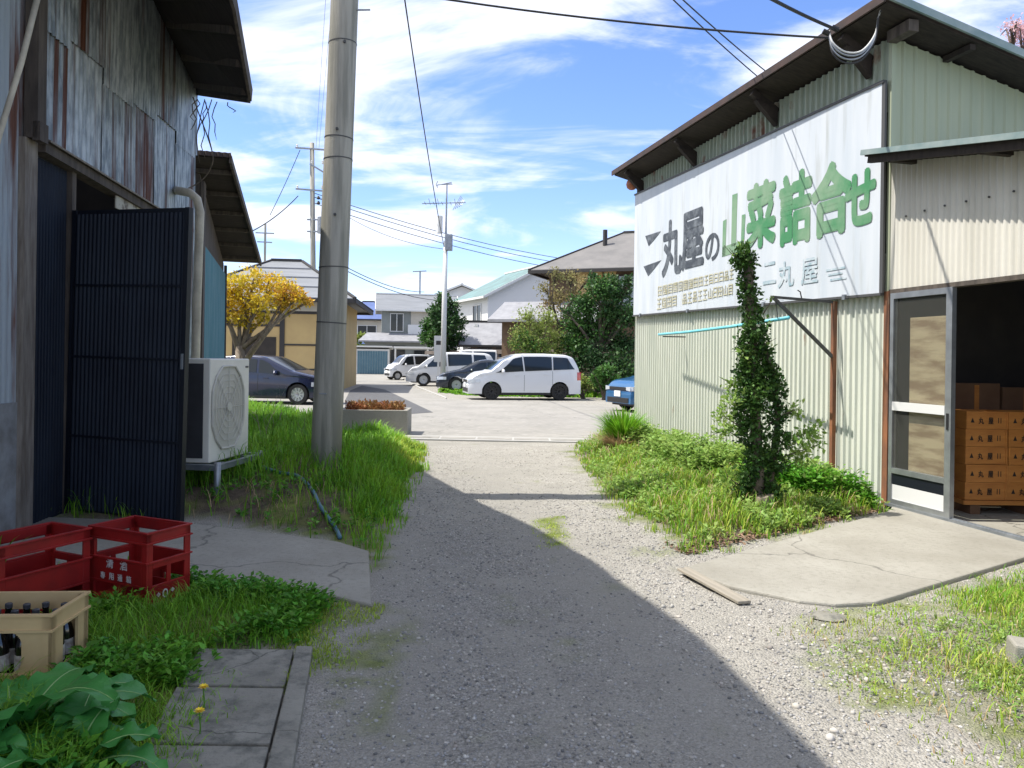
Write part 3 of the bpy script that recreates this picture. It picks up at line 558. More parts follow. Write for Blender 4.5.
def weeds(name, n, poly, size, m, hmax, dens=None, per=9):
    px_ = np.array([p[0] for p in poly]); py_ = np.array([p[1] for p in poly]); x0, x1, y0, y1 = px_.min(), px_.max(), max(1.5, py_.min()), py_.max(); k = n * 6
    x = x0 + (x1 - x0) * RNG.random(k); y = y0 * (y1 / y0) ** RNG.random(k); d = sdist(x, y, poly); pr = sstep(0, .25, d) * sstep(.4, .6, lattice(x, y, .4, 21))
    pr = pr * (sdist(x, y, padR) < -.03) * (sdist(x, y, padL) < -.03) * (sdist(x, y, crates_at) < -.03)
    if dens is not None: pr = pr * dens(x, y)
    kp = RNG.random(k) < pr; x, y = x[kp][:n], y[kp][:n]; n = len(x); z = GH(x, y); h = hmax * (.3 + .7 * RNG.random(n))
    x = np.repeat(x, per); y = np.repeat(y, per); z = np.repeat(z, per); h = np.repeat(h, per); N_ = n * per
    a = RNG.random(N_) * 6.28; t = RNG.random(N_); C = np.stack([x + np.cos(a) * .02, y + np.sin(a) * .02, z + h * t], 1)
    up = unit(np.stack([np.cos(a), np.sin(a), .1 + .8 * RNG.random(N_)], 1)); nr = unit(np.stack([-np.cos(a) * .6, -np.sin(a) * .6, np.ones(N_)], 1) + .4 * RNG.normal(size=(N_, 3)))
    V, Fq = leafquads(C, nr, up, size * (.5 + RNG.random(N_)), .5); return npmesh(name, V, Fq, m)
def stuff(o, label, cat):
    if o is not None: tag(o, label, cat, kind='stuff')
    return o
def dL(x, y): return 1.0 * ((y > 6.6) | (x > -2.4)) 
stuff(blades('grass', 28000, bankL, .10, .34, 'grass', .007, .5, dens=lambda x, y: (.12 + .88 * ((sdist(x, y, [(-3.2, 6.5), (-1.3, 6.2), (-1.5, 7.3), (-2.4, 7.9), (-3.6, 7.8)]) < 0))) * (x > -9)), 'tall fresh green grass around the foot of the big concrete pole', 'grass')
stuff(blades('grass', 9000, [G(345, 520), G(395, 520), G(418, 470), G(418, 450), G(400, 440), G(345, 440)], .16, .34, 'grass', .008, .5), 'thick bright green grass tuft beside the gravel at the pole', 'grass')
stuff(blades('yellow_grass', 3500, [(-2.1, 12.9), (-1.5, 12.8), (-1.25, 10.6), (-1.6, 9.8), (-2.1, 10.5)], .15, .32, 'grassy', .008, .5), 'sunlit yellow green grass at the corner before the planter', 'grass')
stuff(blades('dry_grass', 2200, bankL, .05, .2, 'straw', .005, .9, dens=lambda x, y: (y < 11)), 'dry straw mixed into the grass by the concrete pole', 'dry grass')
stuff(weeds('weeds', 1500, bankL, .045, 'weed', .12, dens=lambda x, y: (y < 12)), 'low leafy weeds under the air conditioner', 'weeds')
stuff(blades('grass', 19000, nearL, .05, .18, 'grass', .005, .8), 'green grass between the crates and the paving slabs', 'grass')
stuff(weeds('weeds', 3000, nearL, .038, 'weed', .13, per=10), 'leafy green weeds in front of the crates', 'weeds')
stuff(blades('grass', 13000, bankR, .05, .20, 'grassy', .007, .5), 'yellow green grass along the foot of the sign wall', 'grass')
stuff(blades('grass', 8000, bankR, .06, .22, 'grass', .007, .5), 'fresh green grass along the foot of the sign wall', 'grass')
wallside = [(2.3, 14.3), (3.9, 8.1), (3.5, 8.0), (2.2, 9.4), (1.7, 11.8), (1.9, 14)]
stuff(weeds('weeds', 2000, wallside, .06, 'weedlight', .40, per=14), 'pale leafy weeds growing up against the green wall', 'weeds')
stuff(weeds('weeds', 1600, bankR, .05, 'weedlight', .16, per=10), 'low pale weeds mixed into the grass along the sign wall', 'weeds')
stuff(weeds('weeds', 1000, [(3.1, 8.0), (3.95, 7.95), (3.9, 8.6), (2.8, 9.5), (2.3, 8.8)], .055, 'weed', .34, per=14), 'dark green broad weeds between ivy trunk and door', 'weeds')
stuff(blades('dry_grass', 4200, bankR, .05, .22, 'straw', .006, .8), 'dry straw in the grass by the sign wall', 'dry grass')
stuff(blades('grass', 15000, nearR, .02, .085, 'grassy', .005, .8, dens=lambda x, y: .30 + .70 * sstep(1.8, 3.0, x - .1 * (y - 4))), 'short yellow green grass beside the concrete apron', 'grass')
stuff(blades('grass', 9000, nearR, .03, .12, 'grass', .005, .7, dens=lambda x, y: sstep(2.2, 3.2, x - .1 * (y - 4))), 'fresh green grass at the lower right of the yard', 'grass')
stuff(blades('dry_grass', 2600, nearR, .02, .07, 'straw', .005, 1.1), 'dry straw in the thin grass at right', 'dry grass')
stuff(weeds('weeds', 2600, nearR, .018, 'weedlight', .03, dens=lambda x, y: .25 + .75 * sstep(1.8, 3.0, x)), 'tiny clover weeds between the stones at right', 'weeds')
stuff(blades('grass', 500, midG, .015, .04, 'grassy', .005, 1.0), 'sparse short grass in the middle of the track', 'grass')
stuff(blades('grass', 2500, [(-1.25, 4.95), (-.9, 4.7), (-.75, 4.3), (-.95, 3.4), (-1.1, 3.4), (-1.15, 4.0)], .02, .08, 'grassy', .005, .9), 'mossy short grass between slabs and gravel', 'grass')
stuff(blades('grass', 5000, [(-3.2, 33), (-.9, 30.2), (5.5, 30.5), (7, 33), (3, 33), (-2, 36)], .08, .26, 'grass', .03, .5, nearbias=False), 'green grass strip behind the parked minivan', 'grass')
stuff(blades('grass', 2500, [(-3.4, 35.8), (-2.2, 31.5), (-1.2, 30.5), (-1.3, 32.5), (-2.6, 36)], .08, .25, 'grass', .03, .5, nearbias=False), 'small grass patch at the foot of the thin pole', 'grass')
# dead leaves along the apron edge
def litter():
    n = 1500; t = RNG.random(n); a = np.array(G(690, 556)); b_ = np.array((3.9, 8.0)); d = (b_ - a); nn = np.array([-d[1], d[0]]) / np.hypot(*d)
    xy = a[None] + d[None] * t[:, None] + nn[None] * (np.abs(RNG.normal(size=n)) * .16 - .02)[:, None]
    C = np.stack([xy[:, 0], xy[:, 1], GH(xy[:, 0], xy[:, 1]) + .012 + .01 * RNG.random(n)], 1); a_ = RNG.random(n) * 6.28
    V, Fq = leafquads(C, unit(np.stack([RNG.normal(size=n) * .3, RNG.normal(size=n) * .3, np.ones(n)], 1)), np.stack([np.cos(a_), np.sin(a_), .15 * RNG.normal(size=n)], 1), .02 + .04 * RNG.random(n), .6)
    stuff(npmesh('leaf_litter', V, Fq, 'deadleaf'), 'brown dead leaves along the edge of the concrete apron', 'dead leaves')
litter()

# ------------------------------------------------------------------ RIGHT BUILDING
def right_building():
    t = thing('sign_warehouse', 'pale green corrugated iron warehouse carrying the big white sign, with cream lean-to', 'building', (RB[0], RB[1], 0), RBA)
    Lw = 7.05; HT = 5.1; D = 6.5; sl_ = .25
    # core walls behind the sheets
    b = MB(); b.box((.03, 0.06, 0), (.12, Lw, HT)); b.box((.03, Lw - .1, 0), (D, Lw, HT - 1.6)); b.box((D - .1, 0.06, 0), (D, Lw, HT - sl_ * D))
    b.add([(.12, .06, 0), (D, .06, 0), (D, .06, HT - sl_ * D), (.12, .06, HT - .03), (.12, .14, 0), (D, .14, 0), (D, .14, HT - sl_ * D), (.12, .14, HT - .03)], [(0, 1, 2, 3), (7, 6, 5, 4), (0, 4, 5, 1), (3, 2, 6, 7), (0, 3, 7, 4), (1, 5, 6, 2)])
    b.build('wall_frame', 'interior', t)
    o = MB().corr((0, 0.03), (0, Lw), 0.0, 2.75, (-1, 0), .098, .014, sin=False, wob=.004).build('lower_wall', 'greencorr', t)
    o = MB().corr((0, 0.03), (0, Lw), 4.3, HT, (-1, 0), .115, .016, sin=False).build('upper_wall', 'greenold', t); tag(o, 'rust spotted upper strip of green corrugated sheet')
    o = MB().corr((.0, .02), (D, .02), 3.55, lambda s: HT - sl_ * s, (0, -1), .15, .009, sin=False).build('end_wall', 'greenend', t)
    o = MB().corr((D, Lw), (0, Lw), 0, lambda s: HT - sl_ * (D - s), (0, 1), .1, .012, sin=False).build('far_end_wall', 'greencorr', t)
    b = MB(); b.box((-.03, -.035, .0), (.045, .045, 2.33)); b.build('corner_post', 'rustpost', t)
    b = MB(); b.box((-.024, -.02, 2.33), (.03, .03, HT)); b.build('corner_flashing', 'greenend', t)
    # roof
    x0, x1, y0, y1 = -.42, D + .4, -.40, Lw + .30; z = lambda x: HT + .05 - sl_ * x
    r = thing_part('roof', t)
    rf = MB().corr((0, 0), (0, 0.001), 0, 1, (1, 0), 1, 0) if False else MB()
    rf.slab([(x0, y0, z(x0) + .07), (x1, y0, z(x1) + .07), (x1, y1, z(x1) + .07), (x0, y1, z(x0) + .07)], .05); rf_o = rf.build('roof', 'roofsheet', t)
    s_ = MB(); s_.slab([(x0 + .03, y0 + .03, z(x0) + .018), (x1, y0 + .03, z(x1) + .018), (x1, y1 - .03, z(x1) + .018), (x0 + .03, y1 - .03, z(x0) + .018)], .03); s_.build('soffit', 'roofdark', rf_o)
    f = MB(); f.bar((x0 - .012, y0, z(x0) + .03), (x0 - .012, y1, z(x0) + .035), .025, .09); f.build('fascia', 'roofsheet', rf_o)
    f = MB(); f.bar((x0, y0 - .014, z(x0) + .055), (x1, y0 - .014, z(x1) + .055), .028, .08); o = f.build('verge_trim', 'roofgreen', rf_o)
    # eave brackets and beam ends
    for yy in (.35, 2.2, 4.55, 6.75):
        k = MB(); k.bar((0, yy, HT - .14), (x0 + .04, yy, z(x0) - .06), .07, .09); k.add([(-.015, yy - .045, HT - .34), (-.015, yy + .045, HT - .34), (-.34, yy + .045, HT - .02), (-.34, yy - .045, HT - .02), (-.015, yy - .045, HT - .12), (-.015, yy + .045, HT - .12), (-.3, yy + .045, HT - .02), (-.3, yy - .045, HT - .02)], [(0, 1, 2, 3), (4, 7, 6, 5), (0, 3, 7, 4), (1, 5, 6, 2), (0, 4, 5, 1), (2, 6, 7, 3)]); k.build('eave_bracket', 'roofdark', t)
    for xx in (.7, 2.1, 3.6, 5.1):
        k = MB(); k.bar((xx, .02, z(xx) - .055), (xx, y0 + .05, z(xx) - .055), .07, .06); k.build('purlin_end', 'roofdark', t)
    k = MB(); k.bar((-.03, y0 + .06, z(0) - .08), (-.03, -.02, z(0) - .08), .12, .12); k.build('ridge_beam', 'dkwood', t)
    # lean-to annex towards the viewer
    zr = lambda y: 3.73 + .185 * y
    w = MB().corr((.0, -3.1), (.0, -.02), lambda s: 2.335, lambda s: zr(s - 3.1), (-1, 0), .076, .011); w.build('lean_to_wall', 'whitecorr', t)
    w = MB().corr((.0, -6), (.0, -3.1), 0, lambda s: zr(s - 6), (-1, 0), .076, .011); w.build('lean_to_wall', 'whitecorr', t)
    for q in range(11): yy = -.25 - q * .26; MB().lathe([(.011, 0), (.011, .012), (.004, .016)], 6, Matrix.Translation((-.012, yy, 3.10 + .012 * math.sin(q))) @ Matrix.Rotation(-math.pi / 2, 4, 'Y')).build('sheet_screw', 'signframe', t)
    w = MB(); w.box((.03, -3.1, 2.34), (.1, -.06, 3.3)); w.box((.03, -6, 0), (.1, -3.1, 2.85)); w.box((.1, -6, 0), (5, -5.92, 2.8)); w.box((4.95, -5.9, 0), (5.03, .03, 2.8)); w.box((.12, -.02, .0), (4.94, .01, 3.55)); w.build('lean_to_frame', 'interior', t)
    w = MB(); w.box((-.02, -3.1, 2.30), (.09, -.02, 2.345)); w.build('door_head', 'dkwood', t)
    rf = MB(); xa, xb = -.36, 5.3; rf.slab([(xa, -6.3, zr(-6.3) + .10), (xb, -6.3, zr(-6.3) + .10), (xb, .0, zr(0) + .10), (xa, .0, zr(0) + .10)], .035); ro = rf.build('lean_to_roof', 'roofgreen', t)
    f = MB(); f.bar((xa - .013, -6.3, zr(-6.3) + .075), (xa - .013, 0, zr(0) + .075), .026, .055); f.build('edge_trim', 'roofgreen', ro)
    f = MB(); f.slab([(xa + .02, -6.28, zr(-6.28) + .062), (xb, -6.28, zr(-6.28) + .062), (xb, -.01, zr(0) + .062), (xa + .02, -.01, zr(0) + .062)], .03)
    for yy in (-.35, -1.5, -2.6): f.bar((xa + .06, yy, zr(yy) - .005), (.05, yy, zr(yy) - .005), .07, .07)
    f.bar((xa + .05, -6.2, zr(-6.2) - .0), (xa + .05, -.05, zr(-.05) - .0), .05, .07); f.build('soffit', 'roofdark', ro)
    fl = MB(); fl.box((.02, -5.9, -.05), (4.94, -.02, .03)); fl.build('floor', 'concrete', t)
    tr = MB(); tr.box((-.045, -3.1, .02), (.05, -.02, .052)); tr.box((-.012, -3.1, .052), (.0, -.02, .064)); tr.build('door_track', 'steel', t)
    st = MB()
    for (a, zz) in ((-.55, 1.0), (-.1, 1.3)): pass
    return t
def thing_part(n, t): return None
RBT = right_building()

def sliding_door():
    t = thing('sliding_door', 'aluminium framed glass sliding door standing open beside the rusty corner post', 'door', (*rbw(-.0, -.9), .05), RBA)
    # local y 0 .. .84, thickness x
    x0, x1 = -.035, .015; W_, H_ = .84, 2.25
    f = MB()
    f.box((x0, 0, 0), (x1, .075, H_)); f.box((x0, W_ - .05, 0), (x1, W_, H_)); f.box((x0, .075, H_ - .06), (x1, W_ - .05, H_)); f.box((x0, .075, .0), (x1, W_ - .05, .055)); f.build('door_frame', 'alu', t)
    f = MB(); f.box((x0 - .004, .075, 1.0), (x1, W_ - .05, 1.09)); o = f.build('middle_rail', 'wtrim', t)
    f = MB(); f.box((x0 - .002, .075, .33), (x1, W_ - .05, .385)); f.build('lower_rail', 'alu', t)
    f = MB(); f.box((x0 + .012, .075, .055), (x1 - .01, W_ - .05, .21)); f.build('kick_panel', 'wtrim', t)
    f = MB(); f.box((x0 + .012, .075, .21), (x1 - .01, W_ - .05, .33)); o = f.build('kick_panel', 'bluetrim', t)
    gm = bpy.data.materials.new('dusty_clear_glass'); gm.use_nodes = True; nt = gm.node_tree; bs = nt.nodes['Principled BSDF']; tr = nt.nodes.new('ShaderNodeBsdfTransparent'); mx = nt.nodes.new('ShaderNodeMixShader'); bs.inputs['Base Color'].default_value = (.25, .25, .23, 1); bs.inputs['Roughness'].default_value = .12
    mx.inputs[0].default_value = .10; tr.inputs[0].default_value = (.9, .92, .9, 1); nt.links.new(tr.outputs[0], mx.inputs[1]); nt.links.new(bs.outputs[0], mx.inputs[2]); nt.links.new(mx.outputs[0], nt.nodes['Material Output'].inputs['Surface'])
    for a, b_ in ((.385, 1.0), (1.09, H_ - .06)):
        f = MB(); f.box((x0 + .018, .075, a), (x0 + .023, W_ - .05, b_)); f.build('glass_pane', gm, t)
    f = MB(); f.box((x0 - .008, .025, .86), (x0 + .0, .05, 1.02)); f.build('handle', 'black', t)
    p = MB(); p.box((.03, .10, .40), (.045, .62, 2.0)); o = p.build('plywood_panel', 'ply'); o.parent = None; o.location = t.location; o.rotation_euler = t.rotation_euler; o.location.z = .03
    tag(o, 'upright plywood sheet leaning behind the glass of the sliding door', 'plywood sheet')
sliding_door()

def banner():
    # quad on the wall: y from .04 to 7.0
    t = thing('wall_sign', 'huge white sign with black and green Japanese lettering on the warehouse wall', 'sign', (*rbw(0, 0), 0), RBA)
    ya, yb = .05, 7.0; bot = lambda y: 2.31 + .12 * y / 7; top = lambda y: 4.60 + .20 * y / 7; xs_ = -.075
    n = 56; vs = []; fs = []
    for i in range(n + 1):
        y = ya + (yb - ya) * i / n
        for j in range(13):
            k = j / 12; z = bot(y) + (top(y) - bot(y)) * k; e = math.sin(math.pi * k) * min(1, 6 * min(i, n - i) / n)
            vs.append((xs_ + .003 * e * math.sin(y * 3.1 + 1.2 * math.sin(z * 2)) + .001 * e * math.sin(y * 9 + z), y, z))
    for i in range(n):
        for j in range(12): a = i * 13 + j; fs.append((a, a + 1, a + 14, a + 13))
    MB().add(vs, fs).build('sign_sheet', 'banner', t, smooth=True)
    b = MB(); b.add([(-.058, ya, bot(ya)), (-.058, yb, bot(yb)), (-.058, yb, top(yb)), (-.058, ya, top(ya)), (-.02, ya, bot(ya)), (-.02, yb, bot(yb)), (-.02, yb, top(yb)), (-.02, ya, top(ya))], [(0, 1, 2, 3), (7, 6, 5, 4), (0, 4, 5, 1), (1, 5, 6, 2), (2, 6, 7, 3), (3, 7, 4, 0)]); b.build('backing_board', 'whiteboard', t)
    f = MB(); e = .012
    f.bar((xs_ + .01, ya - .02, bot(ya) - e), (xs_ + .01, yb + .02, bot(yb) - e), .05, .028); f.bar((xs_ + .01, ya - .02, top(ya) + e), (xs_ + .01, yb + .02, top(yb) + e), .05, .028)
    f.bar((xs_ + .01, ya - .012, bot(ya)), (xs_ + .01, ya - .012, top(ya)), .05, .024); f.build('sign_frame', 'signframe', t)
    for y in (.6, 2.3, 4.6, 6.6): MB().box((xs_ - .03, y, bot(y) - .04), (xs_ + .02, y + .05, bot(y) + .02)).build('sign_clamp', 'steel', t)
    def ch(name, txt, xl, xr, yt, yb_, m, bold=.03, lift=.0):
        off = xs_ - .0055 - lift; cx = (xl + xr) / 2; cy = (yt + yb_) / 2
        Y0 = wallpt(xl, cy, off)[0]; Y1 = wallpt(xr, cy, off)[0]; z1 = wallpt(cx, yt, off)[1]; z0 = wallpt(cx, yb_, off)[1]
        q = MB(); put_text(q, txt, (off, Y0, z0), (0, Y1 - Y0, 0), (0, 0, z1 - z0), bold)
        if q.v: q.build(name, m, t)
    def poly(name, pts, m):
        off = xs_ - .0055; q = MB(); vs = []
        for a, b__ in pts: Y, z = wallpt(a, b__, off); vs.append((off, Y, z))
        q.add(vs, [tuple(range(len(vs)))]); q.build(name, m, t)
    for pts in (([645.2, 236], [661, 231], [648.5, 246]), ([643.5, 266.5], [661.5, 260], [648, 276])): poly('lettering', pts, 'inkblack')
    ch('lettering', '丸', 662, 682, 219, 276, 'inkblack', .035); ch('lettering', '屋', 681, 704, 210, 269, 'inkblack', .035); ch('lettering', 'の', 705, 719.5, 233, 261, 'inkblack', .028)
    # bold drawn mountain character
    for pts in ([(722, 257), (725.3, 256), (726.5, 219), (723, 221)], [(722, 257), (743, 250), (743.5, 240), (722.4, 247)], [(732.3, 195), (737.5, 193), (736, 245), (731, 247)], [(741.8, 215), (745.4, 214), (743.6, 248), (740.6, 249)]): poly('lettering', pts, 'inkgreen')
    ch('lettering', '菜', 746, 776, 181, 248, 'inkgreen', .045); ch('lettering', '詰', 779, 812, 171, 245, 'inkgreen', .045); ch('lettering', '合', 811, 852, 161, 236, 'inkgreen', .05); ch('lettering', 'せ', 845, 876, 170, 226, 'inkgreen', .05)
    ch('lettering', '二', 763, 776, 262, 284, 'inkblue', .02); ch('lettering', '丸', 778, 794, 261, 287, 'inkblue', .02); ch('lettering', '屋', 801, 818, 258, 284, 'inkblue', .02)
    for k, (a, b__) in enumerate(((826, 845), (828, 842), (830, 846))): ch('lettering', '一', a, b__, 268 + 5 * k, 270 + 5 * k, 'inkblue', .0)
    # two faded lines of small bold lettering
    q = random.Random(3)
    for (xa, xb, y0a, y0b, hh) in ((658, 731, 291, 274, 10), (657, 731, 304, 289, 11)):
        x = xa
        while x < xb:
            w_ = 4.2; yy = y0a + (y0b - y0a) * (x - xa) / (xb - xa)
            if q.random() > .12: ch('lettering', q.choice('日目田回品山王国'), x, x + w_, yy - hh * .5, yy + hh * .5, 'inkgold', .02)
            x += w_ + .9
banner()

def eave_lamp():
    p = P(632, 176, 15.0); t = thing('eave_lamp', 'small round orange brown lamp hanging under the far corner of the eave', 'lamp', tuple(p))
    MB().tube([(0, 0, .08), (0, 0, -.05)], .012, 6).build('lamp_stem', 'black', t)
    T = Matrix.Translation((0, 0, -.17)); MB().lathe([(.015, .12), (.06, .11), (.10, .06), (.115, 0), (.10, -.06), (.05, -.10), (.0, -.11)], 14, T).build('lamp_globe', 'lamporange', t, smooth=True)
eave_lamp()

def box_stack():
    """wooden boxes in the lean-to, their long faces turned to the viewer"""
    px0, y0 = 4.62, 7.72; w, h, d = .425, .178, .34
    proto = thing('wooden_box', '', 'box', (0, 0, 0), 0)
    b = MB(); th = .014
    b.box((0, 0, 0), (w, th, h)); b.box((0, d - th, 0), (w, d, h)); b.box((0, th, 0), (th, d - th, h)); b.box((w - th, th, 0), (w, d - th, h)); b.box((th, th, 0), (w - th, d - th, .012)); b.build('box_body', 'woodbox', proto, bevel=.002)
    e = MB(); e.box((-.0, -.008, 0), (.018, 0, h)); e.box((w - .018, -.008, 0), (w, 0, h)); e.box((.018, -.008, h - .014), (w - .018, 0, h)); e.build('box_battens', 'woodbox', proto)
    for s_, x_, z_, w_, h_, bo in (('▲', .045, .065, .04, .05, 0), ('丸', .125, .05, .055, .068, .02), ('屋', .225, .05, .052, .068, .02), ('I', .325, .06, .008, .055, 0), ('I', .350, .06, .008, .055, 0)):
        q = MB(); put_text(q, s_, (x_, -.0035, z_), (w_, 0, 0), (0, 0, h_), bo); q.build('stamped_mark', 'boxink', proto)
    rows = ['bottom row', 'second row from the bottom', 'middle row', 'second row from the top', 'top row']; cols = ['left', 'middle', 'right']
    first = True; prev = []
    for c in range(3):
        for r in range(5):
            o = proto if first else copy_tree(proto); first = False
            x = px0 + c * (w + .008) + random.uniform(-.006, .006); y = y0 + random.uniform(-.008, .01)
            o.location = (x, y, .175 + r * (h + .002)); o.rotation_euler = (0, 0, random.uniform(-.01, .01))
            tag(o, 'orange brown wooden box, %s, %s stack' % (rows[r], ['left', 'middle', 'right'][c]), 'box', 'wooden boxes stacked inside the lean-to')
    # pallet
    t = thing('pallet', 'low wooden pallet under the wooden boxes', 'pallet', (px0 - .03, y0 - .03, .03), 0)
    b = MB()
    b.box((0, 0, .10), (1.36, .42, .142)); b.build('deck', 'woodbox', t)
    for k in range(3): MB().box((.08 + k * .56, .02, 0), (.18 + k * .56, .4, .10)).build('foot', 'cardbox', t)
    for k, (x, y, ww, hh, lab) in enumerate(((4.72, 8.12, .5, 1.32, 'tall brown carton behind the left wooden boxes'), (5.26, 8.14, .5, 1.28, 'tall brown carton behind the middle wooden boxes'))):
        o = MB().box((0, 0, 0), (ww, .10, hh)).build('carton', 'cardbox', bevel=.006); o.location = (x, y, .03); tag(o, lab, 'carton')
        s = MB().box((ww / 2 - .025, -.003, .02), (ww / 2 + .025, -.0005, hh - .02)).build('packing_tape', 'woodbox', o)
box_stack()

def wall_bracket():
    yb_ = (wallpt(833, 400, -.05))[0]
    t = thing('bracket_post', 'rusty steel post with slanting bracket arm standing against the green wall', 'post', (*rbw(-.05, yb_), 0), RBA)
    MB().box((-.025, -.025, 0), (.025, .025, 2.28)).build('post', 'rustpost', t)
    MB().bar((-.02, 0, 1.62), (-.78, .05, 2.30), .035).build('brace', 'signframe', t)
    MB().bar((-.02, 0, 2.27), (-.80, .05, 2.31), .03).build('arm', 'signframe', t)
    MB().tube([(-.42, .03, 2.3), (-.44, .03, 2.38), (-.47, .04, 2.40)], .008, 5).build('hook', 'signframe', t)
    MB().tube([(-.76, .05, 2.3), (-.72, .06, 2.12), (-.70, .08, 2.06)], .006, 5).build('wire_tie', 'signframe', t)
    yb2 = yb_ + 4.0
    a = Vector((*rbw(-.74, yb_ - .12), 2.06)); b_ = Vector((*rbw(-.40, yb2 + .2), 1.99))
    o = MB().tube([a, a.lerp(b_, .35) - Vector((0, 0, .02)), a.lerp(b_, .7) - Vector((0, 0, .02)), b_], .022, 8).build('laundry_pole', 'bluepole', smooth=True); tag(o, 'light blue laundry pole hanging along the green wall', 'pole')
    t2 = thing('pole_holder', 'small steel holder carrying the far end of the blue pole', 'bracket', (*rbw(-.0, yb2), 1.95), RBA)
    MB().bar((-.0, 0, 0), (-.42, 0, 0), .02).build('holder_arm', 'signframe', t2)
wall_bracket()
# ------------------------------------------------------------------ LEFT SHED (weathered galvanised iron)
SH0 = (-4.18, 6.4); SHA = math.atan2(.45, 4.6)      # wall direction away from the viewer leans left by SHA
def shw(x, y): c, s = math.cos(SHA), math.sin(SHA); return (SH0[0] + x * c - y * s, SH0[1] + x * s + y * c)
def left_shed():
    t = thing('iron_shed', 'tall weathered shed clad in streaky rusty galvanised iron, dark doorway below', 'building', (*SH0, 0), SHA)
    # local: x=0 wall plane (outside +x), y away. wall from y=-6 to 4.6. doorway y .85..3.15 up to z 3.3
    ye = 4.62
    pr = [(-8, 7.05), (-3.4, 7.0), (.1, 6.6), (1.3, 6.3), (2.9, 5.85), (4.75, 5.35)]
    zt_ = lambda y: float(np.interp(y, [p[0] for p in pr], [p[1] for p in pr]))
    y = .30; k = 0; ms = ['galv3', 'galv2', 'galv', 'galv3', 'galv2', 'galv']
    while y < ye - .05:
        y1 = min(ye, y + .74 if k else y + .5); zs = 4.42 + (.10 if k % 3 == 1 else 0) - (.06 if k % 3 == 2 else 0)
        MB().corr((0, y), (0, y1), 3.3, zs + .05, (1, 0), .078, .011, rows=3, wob=.006).build('lower_sheet', ms[k % 6], t)
        MB().corr((.018, y + .01), (.018, y1 + .02), zs, lambda s, y=y: zt_(y + s), (1, 0), .078, .011, rows=3, wob=.006).build('upper_sheet', ms[(k + 2) % 6], t)
        y = y1; k += 1
    MB().corr((.0, 3.2), (0, ye), 0, 3.3, (1, 0), .078, .011).build('lower_wall', 'galv', t)
    o = MB().corr((0, -6), (0, .06), 1.12, lambda s: zt_(s - 6), (1, 0), .078, .011, rows=3, wob=.005).build('near_wall', 'rusty', t); tag(o, 'rustier cladding sheet nearest the viewer')
    MB().box((-.02, -6, 0), (.018, .0, 1.12)).build('plinth_boards', 'whiteboard', t)
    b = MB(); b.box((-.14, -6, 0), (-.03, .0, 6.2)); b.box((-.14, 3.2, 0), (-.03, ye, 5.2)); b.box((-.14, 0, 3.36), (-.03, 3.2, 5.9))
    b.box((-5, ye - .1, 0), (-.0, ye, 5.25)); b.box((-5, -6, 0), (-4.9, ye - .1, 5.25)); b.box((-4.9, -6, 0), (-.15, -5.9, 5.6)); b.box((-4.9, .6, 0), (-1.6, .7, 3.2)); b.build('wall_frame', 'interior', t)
    MB().corr((0.0, ye + .014), (-5, ye + .014), 0, 5.3, (0, 1), .078, .011).build('far_wall', 'galv', t)
    MB().box((-.05, .0, 0), (.055, .20, 3.36)).build('door_post', 'greywood', t)
    b = MB(); b.box((.03, .02, 3.36), (.14, .16, 6.5)); b.build('wall_post', 'dkwood', t)
    MB().box((.10, .02, 3.34), (.16, .16, 3.50)).build('post_shoe', 'dkwood', t)
    # lintel with drip board
    b = MB(); b.bar((.05, .2, 3.33), (.05, 3.2, 3.24), .14, .09); b.build('lintel', 'dkwood', t)
    b = MB(); b.slab([(.0, .2, 3.44), (.16, .2, 3.39), (.16, 3.25, 3.30), (.0, 3.25, 3.35)], .018); b.build('drip_board', 'greywood', t)
    b = MB(); b.box((.07, 1.75, 3.10), (.085, 3.15, 3.235)); b.build('peeling_board', 'palewood', t)
    MB().corr((.01, .22), (.01, .80), .02, 3.26, (1, 0), .055, .008).build('fixed_door_leaf', 'bluecorr', t)
    MB().box((-.03, .20, 0), (-.0, .82, 3.28)).build('leaf_back', 'bluetrim', t)
    b = MB(); b.box((-.03, .82, 0), (.06, .90, 3.28)); b.build('door_stile', 'dkwood', t)
    # roof, mostly unseen eave shaped to throw the shadow edge along the track (world coords converted to local)
    def loc(x, y, z): c, s = math.cos(SHA), math.sin(SHA); dx, dy = x - SH0[0], y - SH0[1]; return (dx * c + dy * s, -dx * s + dy * c, z)
    ev = [(-2.84, 8.1, 4.36), (-2.62, 7.0, 4.84), (-2.5, 5.86, 5.35), (-2.37, 4.18, 5.9), (-2.32, 2.87, 6.1), (-2.3, -2, 6.1)]
    wv = [(-4.66, 11.08, 5.45), (-4.46, 9.3, 5.95), (-4.31, 7.7, 6.4), (-4.09, 5.5, 6.85), (-3.85, 3, 7.1), (-3.36, -2, 7.1)]
    b = MB(); E = [Vector(loc(*p)) for p in ev]; Rr = [Vector(loc(*p)) for p in wv]; LL = [Vector((e.x - 6.0, e.y, e.z + 1.2)) for e in Rr]; th = .09
    for i in range(5):
        b.slab([Rr[i + 1], Rr[i], E[i]], th); b.slab([Rr[i + 1], E[i], E[i + 1]], th); b.slab([LL[i + 1], LL[i], Rr[i], Rr[i + 1]], th)
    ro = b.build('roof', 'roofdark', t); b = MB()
    for i in range(5): b.bar(E[i] + Vector((.016, 0, -.05)), E[i + 1] + Vector((.016, 0, -.05)), .03, .16)
    b.bar(E[0] + Vector((0, .016, -.05)), Rr[0] + Vector((0, .016, -.05)), .03, .15); b.build('fascia', 'dkwood', ro)
